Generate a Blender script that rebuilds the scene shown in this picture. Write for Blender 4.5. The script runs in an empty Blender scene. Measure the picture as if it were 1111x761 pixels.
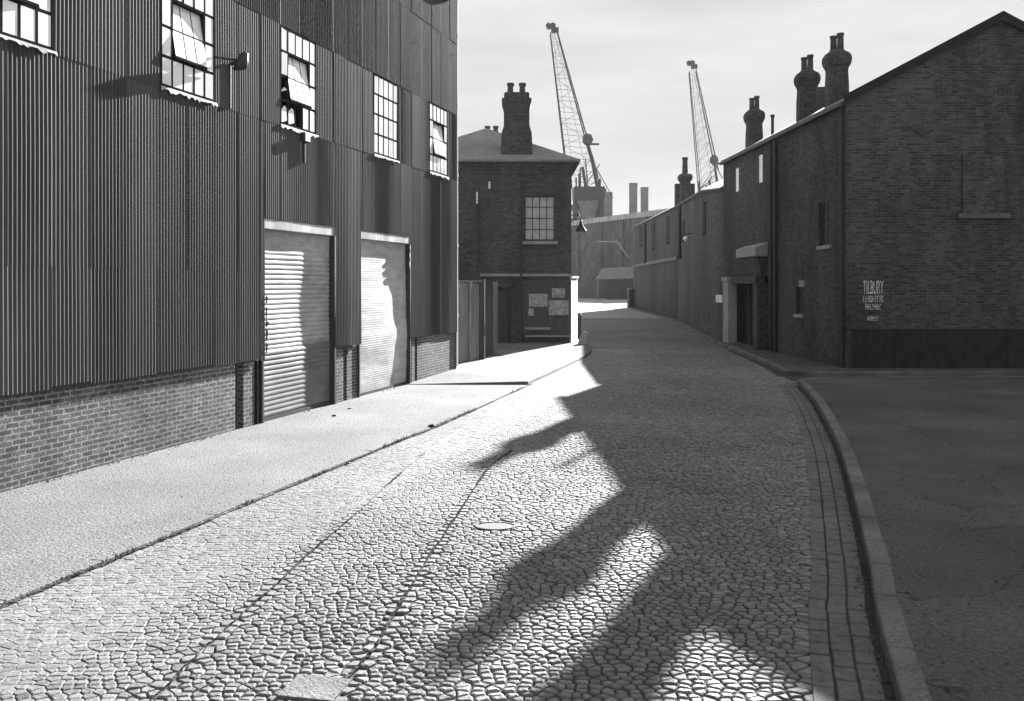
import bpy, math, random
from mathutils import Vector, noise as mnoise
random.seed(7)
R = math.radians
S = bpy.context.scene
COL = S.collection
H = 2.4                                   # eye height above the street

# ------------------------------------------------------------------ materials
def mat(name, dark, light, scale=4.0, stretch=(1, 1, 1), rough=0.85, detail=8, bump=0.0, bump_scale=60.0,
        spec=0.3, stain=0.0, stain_scale=0.6, stain_stretch=(1, 1, 0.25), lo=0.3, hi=0.7, attr=None, metallic=0.0):
    m = bpy.data.materials.new(name); m.use_nodes = True
    nt = m.node_tree; N = nt.nodes; L = nt.links
    b = N['Principled BSDF']
    tc = N.new('ShaderNodeTexCoord')
    mp = N.new('ShaderNodeMapping'); mp.inputs['Scale'].default_value = stretch
    L.new(tc.outputs['Object'], mp.inputs['Vector'])
    nz = N.new('ShaderNodeTexNoise'); nz.inputs['Scale'].default_value = scale
    nz.inputs['Detail'].default_value = detail; nz.inputs['Roughness'].default_value = 0.65
    L.new(mp.outputs['Vector'], nz.inputs['Vector'])
    cr = N.new('ShaderNodeValToRGB')
    cr.color_ramp.elements[0].position = lo; cr.color_ramp.elements[0].color = (dark, dark, dark, 1)
    cr.color_ramp.elements[1].position = hi; cr.color_ramp.elements[1].color = (light, light, light, 1)
    L.new(nz.outputs['Fac'], cr.inputs['Fac'])
    out = cr.outputs['Color']
    if attr:
        at = N.new('ShaderNodeAttribute'); at.attribute_name = attr
        mx = N.new('ShaderNodeMix'); mx.data_type = 'RGBA'; mx.blend_type = 'MULTIPLY'; mx.inputs[0].default_value = 1
        L.new(out, mx.inputs[6]); L.new(at.outputs['Color'], mx.inputs[7]); out = mx.outputs[2]
    if stain:
        mp2 = N.new('ShaderNodeMapping'); mp2.inputs['Scale'].default_value = stain_stretch
        L.new(tc.outputs['Object'], mp2.inputs['Vector'])
        n2 = N.new('ShaderNodeTexNoise'); n2.inputs['Scale'].default_value = stain_scale; n2.inputs['Detail'].default_value = 6
        L.new(mp2.outputs['Vector'], n2.inputs['Vector'])
        c2 = N.new('ShaderNodeValToRGB'); v = 1 - stain
        c2.color_ramp.elements[0].position = 0.35; c2.color_ramp.elements[0].color = (v, v, v, 1)
        c2.color_ramp.elements[1].position = 0.65; c2.color_ramp.elements[1].color = (1, 1, 1, 1)
        L.new(n2.outputs['Fac'], c2.inputs['Fac'])
        mx = N.new('ShaderNodeMix'); mx.data_type = 'RGBA'; mx.blend_type = 'MULTIPLY'; mx.inputs[0].default_value = 1
        L.new(out, mx.inputs[6]); L.new(c2.outputs['Color'], mx.inputs[7]); out = mx.outputs[2]
    L.new(out, b.inputs['Base Color'])
    b.inputs['Roughness'].default_value = rough
    b.inputs['Specular IOR Level'].default_value = spec
    b.inputs['Metallic'].default_value = metallic
    if bump:
        nb = N.new('ShaderNodeTexNoise'); nb.inputs['Scale'].default_value = bump_scale; nb.inputs['Detail'].default_value = 6
        L.new(tc.outputs['Object'], nb.inputs['Vector'])
        bp = N.new('ShaderNodeBump'); bp.inputs['Strength'].default_value = bump; bp.inputs['Distance'].default_value = 0.02
        L.new(nb.outputs['Fac'], bp.inputs['Height']); L.new(bp.outputs['Normal'], b.inputs['Normal'])
    return m

def brick_mat(name, a, c, mortar, bump=0.5, stain=0.4, stain_scale=0.45, mortar_size=0.012, bw=0.225, bh=0.075, grit=45):
    m = bpy.data.materials.new(name); m.use_nodes = True
    nt = m.node_tree; N = nt.nodes; L = nt.links
    b = N['Principled BSDF']; b.inputs['Roughness'].default_value = 0.9; b.inputs['Specular IOR Level'].default_value = 0.2
    uv = N.new('ShaderNodeUVMap'); uv.uv_map = 'UVMap'
    tc = N.new('ShaderNodeTexCoord')
    # slight waviness of the courses
    nw = N.new('ShaderNodeTexNoise'); nw.inputs['Scale'].default_value = 1.6; nw.inputs['Detail'].default_value = 3
    L.new(tc.outputs['Object'], nw.inputs['Vector'])
    vs = N.new('ShaderNodeVectorMath'); vs.operation = 'MULTIPLY_ADD'
    vs.inputs[1].default_value = (0.02, 0.02, 0); L.new(nw.outputs['Color'], vs.inputs[0]); L.new(uv.outputs['UV'], vs.inputs[2])
    br = N.new('ShaderNodeTexBrick')
    br.inputs['Scale'].default_value = 1.0
    br.inputs['Brick Width'].default_value = bw; br.inputs['Row Height'].default_value = bh
    br.inputs['Mortar Size'].default_value = mortar_size; br.inputs['Mortar Smooth'].default_value = 0.3
    br.inputs['Color1'].default_value = (a, a, a, 1); br.inputs['Color2'].default_value = (c, c, c, 1)
    br.inputs['Mortar'].default_value = (mortar, mortar, mortar, 1); br.inputs['Bias'].default_value = -0.1
    L.new(vs.outputs['Vector'], br.inputs['Vector'])
    def ramp(scale, stretch, v0, v1, p0, p1, det=8):
        mp = N.new('ShaderNodeMapping'); mp.inputs['Scale'].default_value = stretch
        L.new(tc.outputs['Object'], mp.inputs['Vector'])
        n = N.new('ShaderNodeTexNoise'); n.inputs['Scale'].default_value = scale; n.inputs['Detail'].default_value = det
        n.inputs['Roughness'].default_value = 0.7
        L.new(mp.outputs['Vector'], n.inputs['Vector'])
        r = N.new('ShaderNodeValToRGB')
        r.color_ramp.elements[0].position = p0; r.color_ramp.elements[0].color = (v0, v0, v0, 1)
        r.color_ramp.elements[1].position = p1; r.color_ramp.elements[1].color = (v1, v1, v1, 1)
        L.new(n.outputs['Fac'], r.inputs['Fac']); return r.outputs['Color']
    out = br.outputs['Color']
    for col in (ramp(grit, (1, 1, 1), 0.5, 1.5, 0.36, 0.64, 3), ramp(9, (1, 1, 1), 0.65, 1.3, 0.3, 0.7), ramp(stain_scale, (1, 1, 0.3), 1 - stain, 1.1, 0.35, 0.62, 5)):
        mx = N.new('ShaderNodeMix'); mx.data_type = 'RGBA'; mx.blend_type = 'MULTIPLY'; mx.inputs[0].default_value = 1
        L.new(out, mx.inputs[6]); L.new(col, mx.inputs[7]); out = mx.outputs[2]
    L.new(out, b.inputs['Base Color'])
    iv = N.new('ShaderNodeMath'); iv.operation = 'SUBTRACT'; iv.inputs[0].default_value = 1.0
    L.new(br.outputs['Fac'], iv.inputs[1])
    bp = N.new('ShaderNodeBump'); bp.inputs['Strength'].default_value = bump; bp.inputs['Distance'].default_value = 0.01
    L.new(iv.outputs[0], bp.inputs['Height']); L.new(bp.outputs['Normal'], b.inputs['Normal'])
    return m

M = {}
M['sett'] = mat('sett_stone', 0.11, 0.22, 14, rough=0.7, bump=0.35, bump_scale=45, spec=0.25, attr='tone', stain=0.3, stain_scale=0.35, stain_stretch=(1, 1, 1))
M['joint'] = mat('joint_dirt', 0.02, 0.055, 20, rough=0.95, bump=0.5, bump_scale=60)
M['seam'] = mat('seam_dirt', 0.012, 0.16, 26, rough=1.0, spec=0.0, bump=1.0, bump_scale=40, lo=0.45, hi=0.7)
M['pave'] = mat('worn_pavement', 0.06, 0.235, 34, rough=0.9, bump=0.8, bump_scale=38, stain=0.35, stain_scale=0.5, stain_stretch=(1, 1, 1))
M['pave_dark'] = mat('old_asphalt_paving', 0.03, 0.12, 30, rough=0.9, bump=1.0, bump_scale=34, stain=0.45, stain_scale=0.5, stain_stretch=(1, 1, 1))
def cracks(m, scale=.75, width=.012, dark=.35):
    nt = m.node_tree; N = nt.nodes; L = nt.links; b = N['Principled BSDF']; src = b.inputs['Base Color'].links[0].from_socket
    tc = N.new('ShaderNodeTexCoord'); nz = N.new('ShaderNodeTexNoise'); nz.inputs['Scale'].default_value = 1.7; nz.inputs['Detail'].default_value = 6
    L.new(tc.outputs['Object'], nz.inputs['Vector'])
    va = N.new('ShaderNodeVectorMath'); va.operation = 'MULTIPLY_ADD'; va.inputs[1].default_value = (.9, .9, 0); L.new(nz.outputs['Color'], va.inputs[0]); L.new(tc.outputs['Object'], va.inputs[2])
    vo = N.new('ShaderNodeTexVoronoi'); vo.feature = 'DISTANCE_TO_EDGE'; vo.inputs['Scale'].default_value = scale; L.new(va.outputs[0], vo.inputs['Vector'])
    mr = N.new('ShaderNodeMapRange'); mr.inputs['From Max'].default_value = width; mr.inputs['To Min'].default_value = dark; mr.inputs['To Max'].default_value = 1; L.new(vo.outputs['Distance'], mr.inputs['Value'])
    vc = N.new('ShaderNodeTexVoronoi'); vc.inputs['Scale'].default_value = scale; L.new(va.outputs[0], vc.inputs['Vector'])
    bw_ = N.new('ShaderNodeRGBToBW'); L.new(vc.outputs['Color'], bw_.inputs[0])
    m2 = N.new('ShaderNodeMapRange'); m2.inputs['To Min'].default_value = .8; m2.inputs['To Max'].default_value = 1.05; L.new(bw_.outputs[0], m2.inputs['Value'])
    mu = N.new('ShaderNodeMath'); mu.operation = 'MULTIPLY'; L.new(mr.outputs[0], mu.inputs[0]); L.new(m2.outputs[0], mu.inputs[1])
    mx = N.new('ShaderNodeMix'); mx.data_type = 'RGBA'; mx.blend_type = 'MULTIPLY'; mx.inputs[0].default_value = 1
    L.new(src, mx.inputs[6]); L.new(mu.outputs[0], mx.inputs[7]); L.new(mx.outputs[2], b.inputs['Base Color'])
cracks(M['pave_dark'])
M['kerb'] = mat('kerb_granite', 0.07, 0.20, 30, rough=0.8, bump=0.5, bump_scale=50, stain=0.5, stain_scale=1.3)
M['far_road'] = mat('far_road_surface', 0.04, 0.24, 9, rough=0.85, bump=1.0, bump_scale=12, stain=0.3, stain_scale=0.2, stain_stretch=(1, 1, 1))
M['earth'] = mat('bare_ground', 0.18, 0.32, 3, rough=0.9, bump=0.4, bump_scale=10)
M['iron_sheet'] = mat('weathered_corrugated_iron', 0.055, 0.12, 1.1, (1.7, 1.7, 0.16), rough=0.75, detail=9, spec=0.2, attr='tone', stain=0.35, stain_scale=0.5, stain_stretch=(1, 1, 0.3), bump=0.15, bump_scale=30)
M['iron_plain'] = mat('plain_iron', 0.06, 0.12, 1.1, (1.7, 1.7, 0.16), rough=0.75)
M['dark'] = mat('dark_void', 0.012, 0.03, 3, rough=0.9)
M['dark_iron'] = mat('dark_iron', 0.02, 0.05, 12, rough=0.55, bump=0.2)
M['tar'] = mat('black_tar', 0.010, 0.03, 3, (2, 2, .6), rough=0.9, bump=0.5, bump_scale=30)
M['bar'] = mat('rusty_window_bar', 0.012, 0.03, 9, rough=1.0, spec=0.0)
M['tar_wood'] = mat('tarred_timber', 0.035, 0.085, 3, (6, 6, 0.5), rough=0.8, bump=0.3, bump_scale=25)
M['pale_wood'] = mat('weathered_boards', 0.16, 0.34, 2.5, (7, 7, 0.4), rough=0.85, bump=0.3, bump_scale=25, stain=0.3, stain_scale=1.2)
M['lintel'] = mat('pale_concrete', 0.34, 0.62, 5, (1, 1, 0.4), rough=0.85, bump=0.3, stain=0.5, stain_scale=2.0)
M['glass_white'] = mat('whitewashed_glass', 0.78, 0.9, 3, rough=0.12, spec=0.9, stain=0.15, stain_scale=1.5, stain_stretch=(1, 1, 1))  # bright sky reflection put into the panes as a white base colour
M['glass_grey'] = mat('dusty_glass', 0.20, 0.34, 4, rough=0.10, spec=0.9)  # grey reflection on the house panes put into the base colour
M['glass_dark'] = mat('dark_glass', 0.015, 0.03, 4, rough=0.5, spec=0.2)
M['white'] = mat('whitewash', 0.66, 0.82, 5, rough=0.9, bump=0.2, stain=0.12, stain_scale=1.5)
M['slate'] = mat('grey_slate', 0.16, 0.27, 5, (1, 1, 1), rough=0.7, bump=0.4, bump_scale=14, stain=0.3, stain_scale=0.6)
M['slate_pale'] = mat('pale_slate', 0.12, 0.24, 5, (1, 1, 1), rough=0.95, spec=0.05, bump=0.4, bump_scale=14)
M['channel'] = mat('channel_stone', 0.07, 0.15, 14, rough=0.75, bump=0.3, stain=0.35, stain_scale=0.8)
M['stone'] = mat('grey_stone_trim', 0.22, 0.36, 10, rough=0.85, bump=0.2, stain=0.3, stain_scale=1.5)
M['pot'] = mat('sooty_clay', 0.03, 0.08, 6, rough=0.85)
M['poster'] = mat('faded_poster', 0.20, 0.38, 7, (1, 1, 1), rough=0.8, lo=0.4, hi=0.6)
M['porcelain'] = mat('porcelain', 0.7, 0.85, 5, rough=0.25, spec=0.5)
M['steel_far'] = mat('crane_steel', 0.012, 0.03, 2, rough=0.6)
M['concrete_far'] = mat('dock_concrete', 0.12, 0.22, 0.6, rough=0.9, stain=0.3, stain_scale=0.1)
M['sheet_far'] = mat('far_sheeting', 0.04, 0.16, 0.9, (1, 1, 0.6), rough=0.85, stain=0.35, stain_scale=0.12)
M['paint_white'] = mat('faded_white_paint', 0.10, 0.75, 22, rough=0.9, lo=0.38, hi=0.56)
M['plinth_brick'] = brick_mat('plinth_brick', 0.065, 0.13, 0.25, stain=0.45, stain_scale=0.8, mortar_size=0.012, bw=0.2, bh=0.067)
M['soot_brick'] = brick_mat('soot_brick', 0.045, 0.095, 0.085, stain=0.4)
M['dock_brick'] = M['range_brick'] if 0 else brick_mat('dock_brick', 0.038, 0.085, 0.075, stain=0.6, stain_scale=0.4)
M['range_brick'] = brick_mat('range_brick', 0.05, 0.10, 0.09, stain=0.5, stain_scale=0.16, grit=7)
M['stack_brick'] = brick_mat('stack_brick', 0.04, 0.08, 0.075, stain=0.4)

# shutter: light slats, the lower third dirtier with a ragged edge
def shutter_mat(name, z_edge, low, k=1.0):
    m = mat(name, 0.28 * k, 0.46 * k, 3, (1, 1, 3), rough=0.6, stain=0.25, stain_scale=1.2, stain_stretch=(1, 1, 1))
    nt = m.node_tree; N = nt.nodes; L = nt.links
    b = N['Principled BSDF']; src = b.inputs['Base Color'].links[0].from_socket
    tc = N.new('ShaderNodeTexCoord'); sp = N.new('ShaderNodeSeparateXYZ'); L.new(tc.outputs['Object'], sp.inputs[0])
    nz = N.new('ShaderNodeTexNoise'); nz.inputs['Scale'].default_value = 1.3; L.new(tc.outputs['Object'], nz.inputs['Vector'])
    ad = N.new('ShaderNodeMath'); ad.operation = 'MULTIPLY_ADD'; ad.inputs[1].default_value = 0.25; L.new(nz.outputs['Fac'], ad.inputs[0]); L.new(sp.outputs['Z'], ad.inputs[2])
    mr = N.new('ShaderNodeMapRange'); mr.inputs['From Min'].default_value = z_edge + 0.08; mr.inputs['From Max'].default_value = z_edge + 0.16
    mr.inputs['To Min'].default_value = low; mr.inputs['To Max'].default_value = 1.0; L.new(ad.outputs[0], mr.inputs['Value'])
    mx = N.new('ShaderNodeMix'); mx.data_type = 'RGBA'; mx.blend_type = 'MULTIPLY'; mx.inputs[0].default_value = 1
    L.new(src, mx.inputs[6]); L.new(mr.outputs['Result'], mx.inputs[7]); L.new(mx.outputs[2], b.inputs['Base Color'])
    return m
M['shutter_a'] = shutter_mat('slatted_shutter_paint', 1.28, 0.42)
M['shutter_b'] = shutter_mat('dented_shutter_paint', 0.2, 0.85, 1.3)

# ------------------------------------------------------------------ mesh builder
class MB:
    def __init__(s): s.v = []; s.f = []
    def add(s, vs, fs):
        o = len(s.v); s.v += [tuple(p) for p in vs]; s.f += [tuple(i + o for i in f) for f in fs]; return s
    def poly(s, *p): return s.add(p, [tuple(range(len(p)))])
    def box(s, x0, x1, y0, y1, z0, z1):
        return s.add([(x0, y0, z0), (x1, y0, z0), (x1, y1, z0), (x0, y1, z0), (x0, y0, z1), (x1, y0, z1), (x1, y1, z1), (x0, y1, z1)],
                     [(3, 2, 1, 0), (4, 5, 6, 7), (0, 1, 5, 4), (1, 2, 6, 5), (2, 3, 7, 6), (3, 0, 4, 7)])
    def prism(s, base, z0, z1):                       # polygon (ccw) extruded upward; z1 may be a list
        n = len(base); zt = z1 if isinstance(z1, (list, tuple)) else [z1] * n
        vs = [(x, y, z0) for x, y in base] + [(x, y, zt[i]) for i, (x, y) in enumerate(base)]
        fs = [tuple(range(n - 1, -1, -1)), tuple(range(n, 2 * n))] + [(i, (i + 1) % n, n + (i + 1) % n, n + i) for i in range(n)]
        return s.add(vs, fs)
    def tube(s, p0, p1, r0, r1=None, n=8):
        p0 = Vector(p0); p1 = Vector(p1); r1 = r0 if r1 is None else r1
        d = (p1 - p0).normalized(); a = d.orthogonal().normalized(); b = d.cross(a)
        vs = []
        for p, r in ((p0, r0), (p1, r1)):
            for i in range(n):
                t = 2 * math.pi * i / n; vs.append(p + a * (r * math.cos(t)) + b * (r * math.sin(t)))
        fs = [(i, (i + 1) % n, n + (i + 1) % n, n + i) for i in range(n)] + [tuple(range(n - 1, -1, -1)), tuple(range(n, 2 * n))]
        return s.add(vs, fs)
    def path(s, pts, r, n=8):
        for a, b in zip(pts, pts[1:]): s.tube(a, b, r, n=n)
        return s
    def lathe(s, prof, cx=0, cy=0, n=16, rot=0.0, sx=1, sy=1):
        vs = []; k = len(prof)
        for r, z in prof:
            for i in range(n):
                t = 2 * math.pi * i / n + rot; vs.append((cx + sx * r * math.cos(t), cy + sy * r * math.sin(t), z))
        fs = [(j * n + i, j * n + (i + 1) % n, (j + 1) * n + (i + 1) % n, (j + 1) * n + i) for j in range(k - 1) for i in range(n)]
        fs += [tuple(range(n - 1, -1, -1)), tuple(range((k - 1) * n, k * n))]
        return s.add(vs, fs)
    def wall(s, p0, p1, z0, z1, holes=(), depth=0.2, z1b=None):
        """outer skin from p0 to p1 (outside on the right hand), holes (s0,s1,za,zb) with reveals going in"""
        p0 = Vector((p0[0], p0[1], 0)); p1 = Vector((p1[0], p1[1], 0)); Lw = (p1 - p0).length; u = (p1 - p0) / Lw
        inn = Vector((-u.y, u.x, 0)); z1b = z1 if z1b is None else z1b
        top = lambda q: z1 + (z1b - z1) * q / Lw
        ss = sorted({0.0, Lw} | {h[0] for h in holes} | {h[1] for h in holes})
        zs = sorted({z0} | {h[2] for h in holes} | {h[3] for h in holes})
        P = lambda q, z, d=0: p0 + u * q + inn * d + Vector((0, 0, z))
        for a, b in zip(ss, ss[1:]):
            for j, za in enumerate(zs):
                last = j == len(zs) - 1
                zb0 = top(a) if last else zs[j + 1]; zb1 = top(b) if last else zs[j + 1]
                if any(h[0] - 1e-6 <= a and b <= h[1] + 1e-6 and h[2] - 1e-6 <= za and (not last) and zs[j + 1] <= h[3] + 1e-6 for h in holes): continue
                s.poly(P(a, za), P(b, za), P(b, zb1), P(a, zb0))
        for a, b, za, zb in holes:
            s.poly(P(a, za), P(a, zb), P(a, zb, depth), P(a, za, depth)); s.poly(P(b, za), P(b, za, depth), P(b, zb, depth), P(b, zb))
            s.poly(P(a, zb), P(b, zb), P(b, zb, depth), P(a, zb, depth)); s.poly(P(a, za), P(a, za, depth), P(b, za, depth), P(b, za))
        return s
    def build(s, name, m, parent=None, smooth=False, bevel=0.0):
        me = bpy.data.meshes.new(name); me.from_pydata(s.v, [], s.f); me.update()
        uv = me.uv_layers.new(name='UVMap')
        for p in me.polygons:
            nx, ny, nz = p.normal
            if abs(nz) > 0.8: tx, ty = (1, 0), (0, 1)
            for li in p.loop_indices:
                c = me.vertices[me.loops[li].vertex_index].co
                if abs(nz) > 0.8: uv.data[li].uv = (c.x, c.y)
                else:
                    l = math.hypot(nx, ny) or 1
                    uv.data[li].uv = (-ny / l * c.x + nx / l * c.y, c.z)
            p.use_smooth = smooth
        me.materials.append(m)
        o = bpy.data.objects.new(name, me); COL.objects.link(o)
        if parent: o.parent = parent
        if bevel:
            b = o.modifiers.new('bevel', 'BEVEL'); b.width = bevel; b.segments = 2; b.limit_method = 'ANGLE'
        return o

def tag(o, label=None, cat=None, group=None, kind=None):
    if label: o['label'] = label
    if cat: o['category'] = cat
    if group: o['group'] = group
    if kind: o['kind'] = kind
    return o
def empty(name, label, cat, loc=(0, 0, 0), rz=0.0, group=None):
    o = bpy.data.objects.new(name, None); COL.objects.link(o); o.location = loc; o.rotation_euler.z = rz
    o.empty_display_size = 0.3
    return tag(o, label, cat, group)
def copy_tree(o, parent=None):
    kids = [c for c in bpy.data.objects if c.parent == o]
    c = o.copy(); COL.objects.link(c); c.parent = parent
    for k in kids: copy_tree(k, c)
    return c
def interp(pts, y):
    for (xa, ya), (xb, yb) in zip(pts, pts[1:]):
        if y <= yb: return xa + (xb - xa) * (y - ya) / (yb - ya)
    (xa, ya), (xb, yb) = pts[-2:]
    return xa + (xb - xa) * (y - ya) / (yb - ya)
def smooth_curve(pts, step=0.25):
    """Catmull-Rom through pts, resampled"""
    P = [Vector((x, y, 0)) for x, y in pts]; P = [2 * P[0] - P[1]] + P + [2 * P[-1] - P[-2]]
    out = []
    for i in range(1, len(P) - 2):
        a, b, c, d = P[i - 1:i + 3]; n = max(2, int((c - b).length / step))
        for k in range(n):
            t = k / n
            out.append(0.5 * ((2 * b) + (c - a) * t + (2 * a - 5 * b + 4 * c - d) * t * t + (3 * b - a - 3 * c + d) * t ** 3))
    out.append(P[-2]); return [(p.x, p.y) for p in out]
def offset(curve, d):                                     # + = to the right of travel
    o = []
    for i, (x, y) in enumerate(curve):
        a = curve[max(0, i - 1)]; b = curve[min(len(curve) - 1, i + 1)]
        dx, dy = b[0] - a[0], b[1] - a[1]; l = math.hypot(dx, dy)
        o.append((x + dy / l * d, y - dx / l * d))
    return o
def strip(mb, ca, cb, z):
    for i in range(len(ca) - 1):
        mb.poly((*ca[i], z), (*cb[i], z), (*cb[i + 1], z), (*ca[i + 1], z))
def stones(mb, curve, d0, d1, z0, z1, length, gap, jit=0.003, taper=0.006):
    """row of dressed stones following a curve between offsets d0 and d1"""
    c = curve; acc = [0]
    for a, b in zip(c, c[1:]): acc.append(acc[-1] + math.hypot(b[0] - a[0], b[1] - a[1]))
    def at(s, d):
        s = min(max(s, 0), acc[-1] - 1e-6)
        lo, hi = 0, len(acc) - 1
        while hi - lo > 1:
            mi = (lo + hi) // 2
            if acc[mi] <= s: lo = mi
            else: hi = mi
        a, b = c[lo], c[lo + 1]; l = acc[lo + 1] - acc[lo]; t = (s - acc[lo]) / l
        dx, dy = (b[0] - a[0]) / l, (b[1] - a[1]) / l
        return (a[0] + (b[0] - a[0]) * t + dy * d, a[1] + (b[1] - a[1]) * t - dx * d)
    s = 0.0
    while s < acc[-1] - 0.05:
        L = length * random.uniform(0.75, 1.25); e = min(s + L, acc[-1]) - gap
        if e - s > 0.03:
            dz = random.uniform(-jit, jit); q = taper
            k0, k1 = d0 + random.uniform(-.3, .3) * jit * 4, d1 + random.uniform(-.3, .3) * jit * 4
            bot = [at(s, k0), at(s, k1), at(e, k1), at(e, k0)]
            top = [at(s + q, k0 + q), at(s + q, k1 - q), at(e - q, k1 - q), at(e - q, k0 + q)]
            tz = [z1 + dz + random.uniform(-jit, jit) * .6 for _ in range(4)]
            vs = [(*p, z0) for p in bot] + [(*p, t - q) for p, t in zip(bot, tz)] + [(*p, t) for p, t in zip(top, tz)]
            fs = []
            for r in (0, 4):
                fs += [(r + i, r + (i + 1) % 4, r + 4 + (i + 1) % 4, r + 4 + i) for i in range(4)]
            fs.append((8, 9, 10, 11)); mb.add(vs, fs)
        s += L

# ------------------------------------------------------------------ street plan
LK = [(-6.2, -1.5), (-5.2, 2.0), (-3.3, 8.57), (-1.85, 13.6), (-1.28, 15.4), (0.45, 22.0), (2.32, 29.6), (2.85, 33.0), (3.0, 37.0)]
RK = [(0.3, -1.5), (1.4, 2.5), (2.5, 6.28), (2.85, 7.3), (3.55, 9.5), (4.2, 11.6), (4.88, 13.95), (6.0, 18.3), (6.75, 21.8)]
LKc = smooth_curve(LK); RKc = smooth_curve(RK)
LKi = LKc; 
RK2 = [(7.1, 23.9), (7.45, 27.0), (7.85, 32.4), (8.05, 36.5), (8.9, 45.0), (10.3, 60.0), (11.3, 90.0)]
RK2c = smooth_curve(RK2, 0.5)
WX = lambda y: -8.86 + 0.294 * y                            # foot of the corrugated wall
def struct(name, mb, m, **k): return tag(mb.build(name, m, **k), kind='structure')

# ground to the horizon
g = MB(); g.poly((-900, -300, -0.03), (900, -300, -0.03), (900, 1500, -0.03), (-900, 1500, -0.03)); struct('ground', g, M['earth'])
# far part of the road, beyond the setts
fr = MB(); fr.poly((-8, 33.5, 0.006), (30, 33.5, 0.006), (30, 64, 0.006), (-8, 64, 0.006)); struct('road', fr, M['far_road'])
fr = MB(); fr.poly((-8, 63.9, 0.001), (30, 63.9, 0.001), (60, 149, 0.001), (-30, 149, 0.001)); struct('yard', fr, M['earth'])  # far road continued in a paler sheet, sunlight put into its colour
# bed under the setts
bd = MB()
bd.poly((-8, -1.6, 0.004), (14, -1.6, 0.004), (14, 33.6, 0.004), (-8, 33.6, 0.004)); struct('road_bed', bd, M['joint'])

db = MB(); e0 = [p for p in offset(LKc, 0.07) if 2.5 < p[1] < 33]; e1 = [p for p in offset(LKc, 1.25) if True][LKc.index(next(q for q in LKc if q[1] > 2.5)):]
n_ = min(len(e0), len(e1)); strip(db, e0[:n_], e1[:n_], 0.009); struct('joint_dust', db, M['pave'])  # filled joints, kept pale so their colour adds to the sunlit left side
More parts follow.
